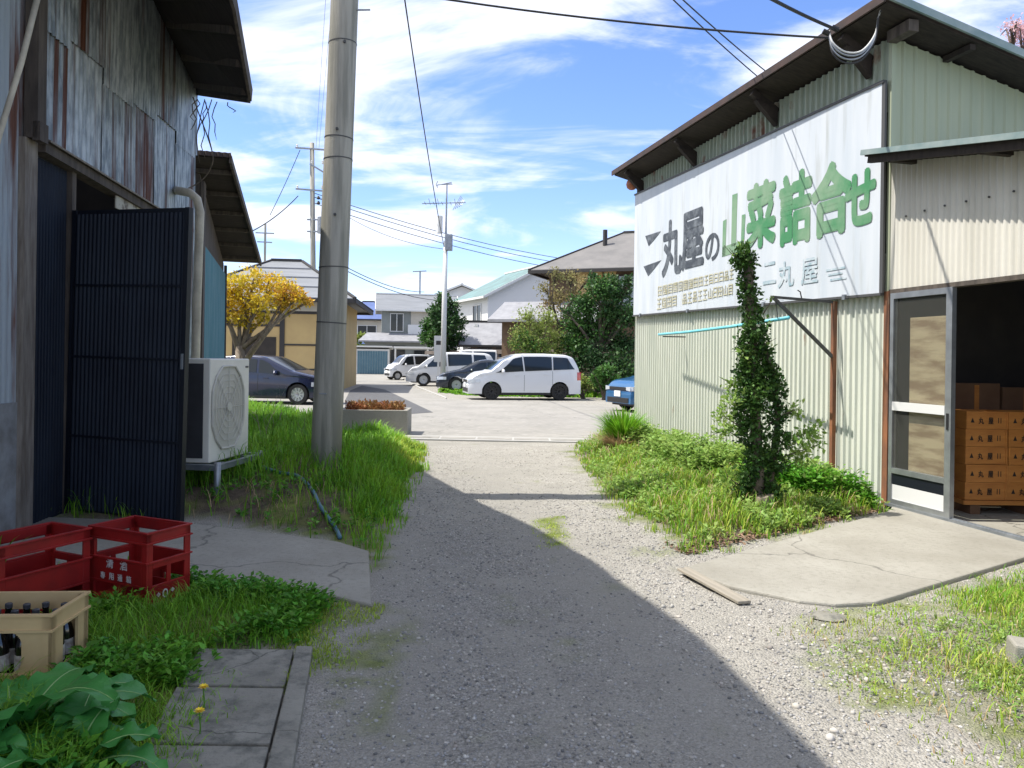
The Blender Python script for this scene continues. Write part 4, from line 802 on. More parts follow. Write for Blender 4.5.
    for f in (.12, .45, .8, 1.2, 1.6):
        j = 0 if f < 1 else 1; g_ = f - j; e = E[j].lerp(E[j + 1], g_); w_ = Rr[j].lerp(Rr[j + 1], g_); MB().bar(e.lerp(w_, .04) + Vector((0, 0, -th - .03)), e.lerp(w_, .9) + Vector((0, 0, -th - .03)), .06, .07).build('rafter', 'dkwood', ro)
    MB().box((-4.9, -5.9, -.05), (-.15, ye - .1, .02)).build('floor', 'concdark', t)
left_shed()

def open_door():
    h = Vector((-4.225, 7.24, 0)); e = Vector((-2.96, 6.88, 0)); d = e - h; a = math.atan2(d.y, d.x); w = d.length
    t = thing('shed_door', 'tall navy corrugated door leaf swung open from the iron shed', 'door', (h.x, h.y, .05), a, tilt=(0, R(1.0)))
    MB().corr((.02, -.022), (w - .02, -.022), .02, 2.80, (0, -1), .047, .007, rows=4, wob=.003).build('door_sheet', 'bluecorr', t)
    b = MB(); b.box((0, -.03, 0), (.05, .02, 2.84)); b.box((w - .045, -.034, 0), (w, .02, 2.84)); b.box((.05, -.014, 2.80), (w - .045, .02, 2.84)); b.box((.05, -.014, 0), (w - .045, .02, .05))
    b.box((.05, -.012, .05), (w - .045, .012, 2.80)); b.build('door_frame', 'bluetrim', t)
    b = MB()
    for z in (.70, 1.45, 2.12): b.box((.05, -.036, z), (w - .045, -.03, z + .022))
    b.build('cross_rails', 'bluetrim', t)
    b = MB(); b.box((w - .032, -.05, 1.38), (w - .014, -.034, 1.52)); b.build('handle', 'steel', t)
open_door()

def shed_two():
    t = thing('brown_shed', 'lower brown shed with teal side wall behind the iron shed', 'building', (-5.15, 12.55, 0), math.atan2(1.5, 5.0))
    # local y away, x right
    zz = lambda y: 4.52 - .165 * y
    b = MB(); b.add([(-3, 0, 0), (-.04, 0, 0), (-.04, 5.3, 0), (-3, 5.3, 0), (-3, 0, zz(0)), (-.04, 0, zz(0)), (-.04, 5.3, zz(5.3)), (-3, 5.3, zz(5.3))], [(0, 3, 2, 1), (4, 5, 6, 7), (0, 1, 5, 4), (1, 2, 6, 5), (2, 3, 7, 6), (3, 0, 4, 7)]); b.build('wall', 'dkwood', t)
    MB().corr((.0, .35), (0, 5.2), .3, lambda s: min(3.4, zz(s + .35) - .15), (1, 0), .12, .008, sin=False).build('side_cladding', 'teal', t)
    MB().box((-.03, 0, 0), (.03, .3, 4.4)).build('corner_post', 'dkwood', t)
    MB().box((-.03, 5.25, 0), (.03, 5.38, 3.6)).build('corner_post', 'dkwood', t)
    P_ = [(.47, -.5, 4.76), (.78, 5.46, 3.78), (-3.5, 5.46, 3.78), (-3.5, -.5, 4.76)]
    b = MB(); b.slab(P_, .04); ro = b.build('roof', 'roofsheet', t)
    b = MB(); b.slab([(p[0] - (.02 if p[0] > 0 else 0), p[1] + (.03 if p[1] < 0 else -.03), p[2] - .045) for p in P_], .03); b.build('soffit', 'roofdark', ro)
    for k in range(6):
        f = (k + .5) / 6; y = -.5 + 5.96 * f; MB().bar((.42 + .3 * f, y, 4.65 - .98 * f), (-.6, y, 4.65 - .98 * f), .05, .07).build('rafter', 'dkwood', ro)
    MB().bar((.46, -.5, 4.68), (.77, 5.46, 3.70), .04, .12).build('verge_board', 'dkwood', ro)
    MB().corr((-3.5, -.52), (.47, -.52), 4.70, 4.775, (0, -1), .09, .012).build('corrugated_edge', 'roofsheet', ro)
shed_two()

def duct():
    d = 9.9; pts = [P(174, 190, 10.3), P(180, 191, 10.0), P(190, 193, d), P(197, 199, d), P(200, 212, d), P(199, 240, d), P(197, 300, d), P(195.5, 360, d), P(193, 420, d), P(191, 470, d)]
    t = tag(MB().tube(pts, .055, 10).build('drain_duct', 'duct', smooth=True), 'beige duct pipe with elbow running down the iron shed wall', 'pipe')
    pass
duct()
def lean_pole():
    a = P(42, -20, 6.0); b = P(-14, 190, 5.9)
    o = MB().tube([a, a.lerp(b, .4) + Vector((.01, 0, 0)), a.lerp(b, .75) - Vector((.012, 0, 0)), b], .022, 8).build('bamboo_pole', 'duct', smooth=True); tag(o, 'pale bamboo pole slanting across the near shed wall', 'pole')
lean_pole()

def air_conditioner():
    base = Vector((-3.22, 8.0, 0)); a = R(-62)   # front faces right and towards the viewer
    # local: x = width 0.0..: box depth along y
    t = thing('air_conditioner', 'ivory outdoor air conditioner unit on a steel stand by the shed', 'air conditioner', (-3.20, 8.14, .44), R(84))
    w, dp, h = .88, .40, 1.06
    # local frame: x along the front, -y = front side (turned to the right of the picture)
    MB().box((-w / 2, -dp / 2, 0), (w / 2, dp / 2, h)).build('casing', 'acwhite', t, bevel=.012)
    MB().box((-w / 2 - .006, -dp / 2 + .07, .05), (-w / 2 + .001, dp / 2 - .01, h - .05)).build('side_coil', 'acside', t)
    g = MB(); cx, cz, rr = -.06, h * .52, .37; fr = -dp / 2
    # octagonal fan guard: rings and spokes
    oc = []
    for k in range(17): an = 2 * math.pi * k / 16; s = 1.0; x = rr * math.cos(an); z = .46 * math.sin(an); m_ = max(abs(x) / .35, abs(z) / .43); oc.append((cx + x / max(1, m_), fr - .012, cz + z / max(1, m_)))
    g.tube(oc, .012, 5, cap=False); go = g.build('fan_guard', 'acgrille', t)
    g = MB()
    g.add([(p[0], fr - .004, p[2]) for p in oc[:16]], [tuple(range(16))[::-1]]); g.build('fan_recess', 'acgrille', go)
    g = MB()
    for s in (.2, .35, .5, .65, .8): g.tube([(cx + (p[0] - cx) * s, fr - .014, cz + (p[2] - cz) * s) for p in oc], .004, 4, cap=False)
    for k in range(8): p = oc[k * 2]; g.tube([(cx, fr - .014, cz), (p[0], fr - .014, p[2])], .004, 4)
    g.lathe([(.05, 0), (.05, .012), (0, .014)], 12, Matrix.Translation((cx, fr - .014, cz)) @ Matrix.Rotation(math.pi / 2, 4, 'X')); g.build('guard_wires', 'acgrille', go)
    g = MB(); g.box((w / 2 - .10, fr - .004, h - .10), (w / 2 - .03, fr - .001, h - .08)); g.build('badge', 'acside', t)
    s = thing('steel_stand', 'galvanised tube stand carrying the air conditioner above the grass', 'stand', (-3.20, 8.14, .02), R(84))
    f = MB(); W2, D2 = w / 2 + .06, dp / 2 + .12
    for y in (-D2, D2): f.bar((-W2, y, .39), (W2, y, .39), .055)
    for x in (-W2, W2): f.bar((x, -D2, .39), (x, D2, .39), .055)
    for x in (-.28, .28): f.box((x - .03, -D2 + .02, .375), (x + .03, D2 - .02, .414))
    f.build('stand_frame', 'steel', s)
    for x in (-W2, W2):
        for y in (-D2, D2): MB().tube([(x, y, -.02), (x, y, .44)], .034, 10).build('leg', 'steel', s, smooth=True)
air_conditioner()

def utility_pole():
    b = Vector((-2.08, 8.55, .25)); top = P(347, -60, 8.55); d = top - b
    t = thing('utility_pole', 'massive round concrete utility pole rising from the grass', 'utility pole', tuple(b), 0)
    L_ = 8.6; dv = d.normalized(); r0, r1 = .166, .138
    MB().tube([dv * (-.3), dv * 1, dv * 3, dv * 6, dv * L_], [r0 + .003, r0, .160, .150, r1], 40).build('pole_shaft', 'pole', t, smooth=True)
    for py in (44, 139, 160, 268, 323):
        z = (P(340, py, 8.55)).z - .25; u = z / dv.z; rr = r0 + (r1 - r0) * u / L_ + .003
        o = MB().lathe([(rr, -.006), (rr + .004, -.006), (rr + .004, .006), (rr, .006)], 36, Matrix.Translation(dv * u) @ Matrix.Rotation(R(2.5) * (1 if py % 2 else -.6), 4, 'Y')).build('steel_band', 'signframe', t)
    for py, ang in ((47, -70), (133, -85), (217, -80)):
        z = P(340, py, 8.55).z - .25; u = z / dv.z; c = dv * u; o_ = Vector((math.cos(R(ang)), math.sin(R(ang)), 0))
        MB().tube([c + o_ * .14, c + o_ * .178], .016, 8).build('bolt_socket', 'signframe', t)
    z = P(340, 11, 8.55).z - .25; u = z / dv.z; c = dv * u; MB().tube([c + Vector((.13, -.03, 0)), c + Vector((.30, -.04, 0))], .010, 6).build('step_bolt', 'steel', t)
    MB().box((-.04, -.176, .87), (.04, -.163, .885)).build('tag_plate', 'steel', t)
utility_pole()

def planter():
    t = thing('concrete_planter', 'low concrete planter block with red brown plants beside the road', 'planter', (-2.02, 14.8, 0), R(2))
    b = MB(); b.box((-1.35, 0, 0), (0, .09, .50)); b.box((-1.35, .75, 0), (0, .84, .50)); b.box((-1.35, .09, 0), (-1.26, .75, .50)); b.box((-.09, .09, 0), (0, .75, .50)); b.build('planter_wall', 'concrete', t, bevel=.008)
    MB().box((-1.26, .09, .0), (-.09, .75, .43)).build('soil', 'bark', t)
    n = 2600; C = np.stack([-1.22 + 1.1 * RNG.random(n), .12 + .6 * RNG.random(n), .43 + .22 * RNG.random(n) * (.5 + .5 * RNG.random(n))], 1); up = unit(np.stack([RNG.normal(size=n), RNG.normal(size=n), np.full(n, 1.6)], 1))
    V, Fq = leafquads(C, rnd3(n), up, .03 + .05 * RNG.random(n), .5); npmesh('foliage', V, Fq, 'redleaf', t)
planter()

def curve_obj(name, pts, r, m, label, cat, group=None, n=6, sub=10):
    """smooth polyline through pts"""
    P4 = [Vector(p) for p in pts]; out = []
    for i in range(len(P4) - 1):
        p0 = P4[max(i - 1, 0)]; p1 = P4[i]; p2 = P4[i + 1]; p3 = P4[min(i + 2, len(P4) - 1)]
        for k in range(sub):
            t = k / sub; out.append(.5 * ((2 * p1) + (p2 - p0) * t + (2 * p0 - 5 * p1 + 4 * p2 - p3) * t * t + (3 * p1 - p0 - 3 * p2 + p3) * t ** 3))
    out.append(P4[-1]); o = MB().tube(out, r, n).build(name, m, smooth=True); return tag(o, label, cat, group)
def gz(px, py, up=.02):
    x, y = G(px, py); x0_, y0_ = x, y; z_ = 0.0
    for i_ in range(12): z_ = .5 * z_ + .5 * float(GH([x], [y])[0]); k_ = (CAMZ - z_) / CAMZ; x, y = x0_ * k_, y0_ * k_
    return (x, y, z_ + up)
curve_obj('garden_hose', [gz(262, 470, .04), gz(278, 474), gz(298, 478), gz(312, 492), gz(320, 508), gz(334, 528), gz(340, 540)], .019, 'hose', 'blue grey garden hose curling through the grass', 'hose')
# plank along apron
def plank():
    a = Vector((*G(686, 572), .02)); b = Vector((*G(748, 606), .02)); o = MB().bar((0, 0, 0), ((b - a).length, 0, 0), .095, .020).build('plank', 'plank', bevel=.004); o.location = a + Vector((-.03, -.03, .012)); o.rotation_euler = (0, 0, math.atan2((b - a).y, (b - a).x)); tag(o, 'bleached wooden plank lying at the edge of the concrete apron', 'plank')
plank()
def small_stones():
    for k, (px, py, s, lab, m) in enumerate(((827, 620, .10, 'flat brown stone set in the ground below the apron corner', 'concdark'),)):
        if not lab: continue
        x, y = G(px, py); bm = bmesh.new(); bmesh.ops.create_icosphere(bm, subdivisions=2, radius=1)
        for v in bm.verts:
            q = v.co.copy()
            if k == 1: q = Vector([max(-.72, min(.72, c)) / .72 for c in q])
            v.co = Vector((q.x * s, q.y * s * .8, q.z * s * (.62 if k == 1 else .22))) * (1 + .12 * math.sin(9 * q.x + 5 * q.y + k))
        me = bpy.data.meshes.new('stone'); bm.to_mesh(me); bm.free(); me.materials.append(M[m]); o = bpy.data.objects.new('stone' if k == 0 else 'stone_block', me); COL.objects.link(o); o.location = (x, y, .02 if k == 0 else .05); tag(o, lab, 'stone')
x_, y_ = G(1024, 668); o = MB().box((-.10, -.08, -.05), (.12, .09, .095)).build('stone_block', 'concrete', bevel=.012); o.location = (x_ + .06, y_ + .03, .02); o.rotation_euler = (0, R(4), R(-20)); tag(o, 'square grey stone block in the grass at the right edge', 'stone')
small_stones()
def paving():
    # slabs with joints, each its own
    ys = [(3.50, 3.93), (2.97, 3.465), (2.35, 2.94), (1.75, 2.32)]
    labs = ['concrete paving slab nearest the weeds, farthest of the row', 'second concrete paving slab of the row beside the kerb strip', 'third concrete paving slab, at the bottom edge of the picture', 'fourth concrete paving slab']
    for k, (a, b) in enumerate(ys[:3]):
        f = lambda y: -1.10 + (3.95 - y) * .19; gl = lambda y: f(y) - .50
        o = MB().prism([(gl(a), a), (f(a) - .012, a), (f(b) - .012, b), (gl(b), b)], -.05, .028 + .004 * k).build('paving_slab', 'concdark', bevel=.006); tag(o, labs[k], 'paving slab', 'paving slabs at lower left')
    f = lambda y: -1.10 + (3.95 - y) * .19
    o = MB().prism([(f(3.95), 3.95), (f(3.95) + .085, 3.95), (f(2.2) + .10, 2.2), (f(2.2), 2.2)], -.05, .040).build('kerb_strip', 'concdark', bevel=.006); tag(o, 'narrow concrete kerb strip between the paving slabs and the gravel', 'kerb')
paving()

# ------------------------------------------------------------------ crates
def crate(name, label, loc, rz, L_, D_, H_, m, txt=None, kind='sake'):
    t = thing(name, label, 'crate', loc, rz); th = .014; x, y = L_ / 2, D_ / 2; b = MB(); c = .045
    for sx in (-1, 1):
        for sy in (-1, 1):
            b.box((sx * x, sy * y, 0), (sx * (x - c), sy * (y - th), H_ * .98)); b.box((sx * x, sy * (y - th), 0), (sx * (x - th), sy * (y - c), H_ * .98))
    def band(z0, z1, out=0.0):
        for sy in (-1, 1): b.box((-x - out, sy * (y + out), z0), (x + out, sy * (y - th), z1))
        for sx in (-1, 1): b.box((sx * (x + out), -y + th, z0), (sx * (x - th), y - th, z1))
    if kind == 'sake':
        band(H_ * .84, H_ * .975, .0); band(H_ * .975, H_, .008); band(H_ * .835, H_ * .86, .010); band(H_ * .575, H_ * .60, .010)
        for sy in (-1, 1):
            b.box((-x + c, sy * y, H_ * .28), (x - c, sy * (y - th), H_ * .575)); b.box((-x, sy * (y + .004), H_ * .25), (x, sy * (y - th), H_ * .28)); b.box((-x, sy * y, 0), (x, sy * (y - th), H_ * .06))
            b.box((-.03, sy * y, .0), (.03, sy * (y - th), H_ * .26))
        for sx in (-1, 1):
            b.box((sx * (x - .002), -y + c, 0), (sx * (x - th), y - c, H_ * .24)); b.box((sx * x, -y + th, H_ * .24), (sx * (x - th), y - th, H_ * .27)); b.box((sx * (x + .002), -y + c, H_ * .50), (sx * (x - th), y - c, H_ * .575)); b.box((sx * x, -.015, H_ * .27), (sx * (x - th), .015, H_ * .5))
        b.box((-x + th, -.008, H_ * .06), (x - th, .008, H_ * .3)); b.box((-.008, -y + th, H_ * .06), (.008, y - th, H_ * .3))
    else:
        band(H_ * .80, H_ * .97); band(H_ * .97, H_, .007); band(H_ * .77, H_ * .80, .008); band(0, H_ * .22); band(H_ * .22, H_ * .24, .006)
        for sx in (-1, 1):
            b.box((sx * x, -y, H_ * .24), (sx * (x - th), -y + .10, H_ * .77)); b.box((sx * x, y - .10, H_ * .24), (sx * (x - th), y, H_ * .77))
        for sy in (-1, 1):
            for sx in (-1, 1): b.box((sx * (x - .02), sy * (y - .001), H_ * .24), (sx * (x - .13), sy * (y - th), H_ * .77))
            for sx in (-1, 1):
                for k in range(8):   # rounded ends of the hand opening
                    rr = .055; h0 = rr * k / 8; h1 = rr * (k + 1) / 8; wd = rr - math.sqrt(max(0, rr * rr - ((h0 + h1) / 2) ** 2)); xe = x - .13
                    for (za, zb_) in ((H_ * .77 - rr + h0, H_ * .77 - rr + h1), (H_ * .24 + rr - h1, H_ * .24 + rr - h0)): b.box((sx * xe, sy * (y - .001), za), (sx * (xe - wd), sy * (y - th), zb_))
        for k in range(5): xx = -x + .0 + k * L_ / 4; b.box((xx - .004 if 0 < k < 4 else xx, -y - .006, 0), (xx + .004, -y, H_ * .24))
    b.box((-x + th, -y + th, 0.004), (x - th, y - th, .016)); b.build('crate_body', m, t, bevel=.0025)
    if txt:
        for (s, x0, z0, w, h) in txt: q = MB(); put_text(q, s, (x0, -y - .0035, z0), (w, 0, 0), (0, 0, h), .015); q.build('stencilled_character', 'ink', t)
        q = MB()
        for s, y0, z0, w, h in (('◆', -.095, .045, .03, .03), ('O', -.05, .03, .04, .055), ('◆', .01, .05, .03, .03)): put_text(q, s, (x + .003, y0, z0), (0, w, 0), (0, 0, h), .02)
        q.build('side_emblem', 'ink', t)
    return t
crate('sake_crate', 'faded red bottle crate with white stencilled lettering beside the open door', (-2.33, 4.80, .02), R(-24), .50, .33, .45, 'crateR', [('清', -.09, .205, .062, .062), ('酒', .03, .205, .062, .062), ('専', -.14, .135, .042, .042), ('用', -.065, .135, .042, .042), ('通', .01, .135, .042, .042), ('箱', .085, .135, .042, .042)])
crate('sake_crate', 'faded red bottle crate with weeds inside against the shed post', (-2.86, 4.50, .02), R(66), .56, .36, .45, 'crateR')
CB = crate('bottle_crate', 'beige bottle crate full of dark bottles in front of the red crates', (-2.36, 3.56, .02), R(4), .60, .34, .35, 'crateB', kind='beer')
def bottles():
    T = Matrix.Translation((-2.36, 3.56, .04)) @ Matrix.Rotation(R(4), 4, 'Z'); first = None
    names = [['leftmost', 'second from left', 'third from left', 'fourth from left', 'fifth from left', 'rightmost'], ['front', 'middle', 'back']]
    for i in range(6):
        for j in range(3):
            if first is None:
                t = thing('bottle', '', 'bottle', (0, 0, 0)); MB().lathe([(.034, 0), (.036, .01), (.036, .16), (.030, .19), (.017, .225), (.014, .27), (.0155, .272), (.0155, .28)], 14).build('bottle_glass', 'bottle', t, smooth=True); MB().lathe([(.0165, 0), (.0165, .018), (.012, .021)], 12, Matrix.Translation((0, 0, .278))).build('bottle_cap', 'bottlecap', t); MB().lathe([(.0366, .06), (.0368, .061), (.0368, .13), (.0366, .131)], 14).build('label', 'label', t); first = t; o = t
            else: o = copy_tree(first)
            p = T @ Vector((-.235 + .094 * i, -.10 + .10 * j, 0)); o.location = p; o.rotation_euler = (random.uniform(-.05, .05), random.uniform(-.05, .05), random.uniform(0, 6))
            tag(o, 'dark glass bottle in the beige crate, %s in the %s row' % (names[0][i], names[1][j]), 'bottle', 'bottles in the beige crate')
bottles()

# ------------------------------------------------------------------ big leafy dock plant
def dock(loc, n, seed, label, L0=.42):
    r = random.Random(seed); t = thing('dock_plant', label, 'plant', loc, 0)
    for k in range(n):
        az = k * 2.4 + r.uniform(-.3, .3); ln = L0 * r.uniform(.7, 1.15); el = r.uniform(.55, 1.15); wd = ln * .19; ns, nw = 16, 7
        vs = []; rib = []
        for i in range(ns + 1):
            u = i / ns; e = el - 1.35 * u * u; s_ = ln * u
            # centre line: integrate roughly
            cx = 0; cz = 0
            for q in range(i): ee = el - 1.5 * ((q + .5) / ns) ** 1.6; cx += math.cos(ee) * ln / ns; cz += math.sin(ee) * ln / ns
            w = wd * (max(0.0, math.sin(math.pi * min(1, max(0, (u - .10) / .9)) ** .75)) ** .7) + .004; ee = el - 1.5 * u ** 1.6
            nx, nz = -math.sin(ee), math.cos(ee)
            for j in range(nw):
                v = (j / (nw - 1) - .5) * 2; wav = .018 * math.sin(u * 26 + k + (1.7 if v > 0 else 0)) * abs(v) ** 1.5 + .012 * abs(v) - .006 * math.cos(u * 60) * (1 - abs(v)) * abs(v)
                vs.append((cx + nx * wav, v * w, cz + nz * wav + .0))
            rib.append((cx + nx * -.0, 0, cz + nz * .001))
        fs = [(i * nw + j, i * nw + j + 1, (i + 1) * nw + j + 1, (i + 1) * nw + j) for i in range(ns) for j in range(nw - 1)]
        T = Matrix.Rotation(az, 4, 'Z') @ Matrix.Translation((.02, 0, 0))
        lo = MB().add([T @ Vector(v) for v in vs], fs).build('leaf', 'dock', t, smooth=True)
        MB().tube([T @ Vector(p) for p in rib], [.0055 * (1 - .8 * i / ns) for i in range(ns + 1)], 5).build('leaf_rib', 'dockrib', lo, smooth=True)
    return t
dock((-1.93, 2.96, .02), 17, 4, 'large leafy dock plant in the lower left corner', .56)
dock((-1.58, 2.74, .02), 13, 9, 'second leafy dock plant nearest the paving slabs', .42)
dock((-2.10, 2.62, .02), 11, 12, 'lowest leafy dock plant, leftmost at the picture corner', .42)
def crate_weed():
    t = thing('weed_plant', 'long leaved weed growing up inside the left red crate', 'plant', (-2.95, 4.35, .05), 0)
    r = random.Random(2)
    for k in range(9):
        a = r.uniform(0, 6.28); h = r.uniform(.35, .62); ln = r.uniform(.05, .25); pts = [Vector((math.cos(a) * ln * u * u, math.sin(a) * ln * u * u, h * u * (1 - .25 * u * u))) for u in [i / 8 for i in range(9)]]
        sd_ = Vector((-math.sin(a), math.cos(a), 0)); vs = []; 
        for i, p in enumerate(pts): w = .016 * math.sin(math.pi * min(1, (i + .6) / 8.6)); vs += [p - sd_ * w, p + sd_ * w]
        MB().add(vs, [(2 * i, 2 * i + 1, 2 * i + 3, 2 * i + 2) for i in range(8)]).build('leaf', 'weed', t)
crate_weed()
def dandelion(px, py, h, lab):
    x, y = G(px, py); t = thing('dandelion', lab, 'flower', (x, y, 0), 0)
    MB().tube([(0, 0, 0), (.005, 0, h * .5), (0, 0, h)], .003, 5).build('stem', 'weed', t)
    b = MB()
    for k in range(22):
        a = k * 2.4; r_ = .022 * (1 - .5 * (k % 3) / 3); d = Vector((math.cos(a), math.sin(a), 0)); s = Vector((-math.sin(a), math.cos(a), 0)) * .004; z = h + .004 * (k % 3); b.add([Vector((0, 0, z)) - s, d * r_ + Vector((0, 0, z + .006)) - s * .7, d * r_ + Vector((0, 0, z + .006)) + s * .7, Vector((0, 0, z)) + s], [(0, 1, 2, 3)])
    b.build('flower_head', 'petal', t)
dandelion(203, 716, .12, 'yellow dandelion, the upper of two in the weeds'); dandelion(199, 742, .12, 'yellow dandelion, the lower of two in the weeds')

# ------------------------------------------------------------------ vegetation
def crown(name, clumps, n, size, m, parent, asp=.5, seed=1, shell=.55, mi=None, droop=0.0):
    """clumps: list of (center, radii)"""
    rg = np.random.default_rng(seed); vol = np.array([r[0] * r[1] * r[2] for c, r in clumps]) ** .7; k = rg.choice(len(clumps), n, p=vol / vol.sum())
    C0 = np.array([c for c, r in clumps])[k]; R0 = np.array([r for c, r in clumps])[k]; d = unit(rg.normal(size=(n, 3))); rad = (shell + (1 - shell) * rg.random(n)) * (1 + .13 * rg.normal(size=n)); C = C0 + d * R0 * rad[:, None]
    up = unit(d * .8 + rg.normal(size=(n, 3)) * .8 + np.array([0, 0, .2 - droop])); nr = unit(d + .8 * rg.normal(size=(n, 3)) + np.array([0, 0, .5])); s = size * (.4 + 1.2 * rg.random(n) ** 1.5); V, Fq = leafquads(C, nr, up, s, asp)
    return npmesh(name, V, Fq, m, parent)
def branch(mb, a, d, ln, r, depth, rg, up=.25, ends=None, curl=.35, split=2):
    pts = [Vector(a)]; dd = Vector(d).normalized(); k = 4
    for i in range(k):
        dd = (dd + Vector((rg.uniform(-1, 1), rg.uniform(-1, 1), rg.uniform(-.4, 1) * up * 2)) * curl * .5).normalized(); pts.append(pts[-1] + dd * ln / k)
    mb.tube(pts, [r * (1 - .45 * i / k) for i in range(k + 1)], 7 if r > .02 else 4)
    if ends is not None and depth <= 1: ends.append(pts[-1]); ends.append(pts[-2])
    if depth > 0:
        for j in range(split):
            nd = (dd + Vector((rg.uniform(-1, 1), rg.uniform(-1, 1), rg.uniform(-.3, .7))) * .75).normalized(); branch(mb, pts[-1 - (j % 2)], nd, ln * rg.uniform(.6, .8), r * .55, depth - 1, rg, up, ends, curl, split)
def ivy_trunk():
    x, y = G(757, 515); t = thing('ivy_covered_trunk', 'dead tree trunk wrapped in dark ivy in front of the green wall', 'tree', (x, y, .05), 0)
    MB().tube([(0, 0, -.1), (.01, 0, .3), (-.03, .02, 1.0), (-.06, .03, 1.7), (-.10, .05, 2.3), (-.11, .05, 2.55)], [.065, .06, .055, .05, .05, .045], 10).build('trunk', 'bark', t, smooth=True)
    MB().tube([(.08, .05, -.05), (.16, .06, .4), (.22, .06, .9), (.16, .05, 1.4), (.0, .04, 1.8)], [.045, .04, .03, .028, .025], 8).build('side_stem', 'bark', t, smooth=True)
    cl = []; rg = random.Random(5)
    def at(px, py, rpx, rz=None):
        p = P(px, py, y); r_ = rpx / F * y; cl.append(((p.x - x, rg.uniform(-.06, .06), p.z - .05), (r_, r_ * .9, (rz or rpx) / F * y)))
    for q in ((744, 255, 12), (740, 262, 10), (750, 262, 10), (748, 280, 11), (750, 295, 13), (753, 312, 13), (755, 330, 15), (752, 345, 17), (757, 362, 19), (762, 380, 20), (770, 375, 11), (752, 395, 19), (776, 392, 12), (745, 412, 15), (778, 415, 12), (752, 432, 16), (778, 440, 12), (756, 455, 14), (775, 462, 13), (762, 482, 14), (757, 497, 14), (770, 494, 13), (745, 495, 12), (748, 475, 12), (748, 372, 14)): at(*q)
    cl = [(c, (r_[0] * (.84 if c[2] > 1.7 else 1.0), r_[1] * .8, r_[2] * .97)) for c, r_ in cl]; crown('ivy_foliage', cl, 14500, .038, 'ivy', t, .7, 3, .45)
    cl2 = []; cl_ = cl; cl = cl2
    def at2(px, py, rpx): p = P(px, py, y); r_ = rpx / F * y; cl2.append(((p.x - x, rg.uniform(-.1, .1), p.z - .05), (r_, r_, r_)))
    for q in ((728, 400, 12), (720, 415, 10), (735, 385, 10), (800, 440, 14), (812, 430, 10), (805, 460, 14), (728, 430, 12), (745, 355, 9), (768, 345, 7), (795, 410, 9), (742, 250, 8), (770, 300, 4), (730, 478, 12), (820, 445, 6)): at2(*q)
    crown('young_shoots', cl2, 1300, .05, 'weedlight', t, .55, 4, .2)
    b = MB()
    for k in range(26):
        c = cl2[k % len(cl2)][0] if k < 14 else cl_[rg.randrange(len(cl_))][0]; e = Vector(c) + Vector((rg.uniform(-.18, .18), rg.uniform(-.12, .12), rg.uniform(-.1, .2))); s = Vector((c[0] * .3, 0, c[2] - .15)); b.tube([s, Vector(c), e], [.007, .005, .002], 4)
    b.build('twigs', 'bark', t)
    for k in range(3): MB().lathe([(.19, .0), (.19, .01)], 6) if False else None
    s = thing('tree_stump', 'short pale cut stump at the foot of the ivy covered trunk', 'stump', (x + .03, y - .14, .03), 0)
    rr = [(.105, -.05), (.095, .05), (.088, .15), (.086, .19)]; st = MB().lathe(rr, 14); st.v = [(v[0] * (1 + .10 * math.sin(5 * math.atan2(v[1], v[0]))), v[1] * (1 + .10 * math.sin(5 * math.atan2(v[1], v[0]))), v[2] + (.02 * v[0] / .09 if v[2] > .18 else 0)) for v in st.v]; st.build('stump_body', 'barklight', s)
ivy_trunk()
def grass_clump():
    x, y = 1.86, 12.6; t = thing('grass_clump', 'tall arching grass clump at the far corner of the sign wall', 'grass clump', (x, y, .08), 0)
    n = 900; a = RNG.random(n) * 6.28; h = .30 + .36 * RNG.random(n); out = .12 + .42 * RNG.random(n) ** 1.2; rows = []
    for u in np.linspace(0, 1, 7):
        r_ = .1 + out * u ** 1.6; zz = h * (u * 1.15 - .35 * u ** 3 * (out / .6)); w = .011 * (1 - u ** 2) + .0015; cx, cy = np.cos(a) * r_, np.sin(a) * r_; rows.append(np.stack([cx - np.sin(a) * w, cy + np.cos(a) * w, zz], 1)); rows.append(np.stack([cx + np.sin(a) * w, cy - np.cos(a) * w, zz], 1))
    V = np.stack(rows, 1).reshape(-1, 3); o = np.arange(n)[:, None] * 14; Fq = np.concatenate([o + np.array([[2 * i, 2 * i + 1, 2 * i + 3, 2 * i + 2]]) for i in range(6)], 1).reshape(-1, 4); npmesh('green_blades', V, Fq, 'grass', t)
    sel = RNG.random(n) < .3; V2 = np.stack(rows, 1)[sel] * np.array([1.0, 1.0, .5]) + np.array([-.12, -.3, 0]); m_ = sel.sum(); o = np.arange(m_)[:, None] * 14; Fq = np.concatenate([o + np.array([[2 * i, 2 * i + 1, 2 * i + 3, 2 * i + 2]]) for i in range(6)], 1).reshape(-1, 4); npmesh('dry_blades', V2.reshape(-1, 3), Fq, 'straw', t)
grass_clump()

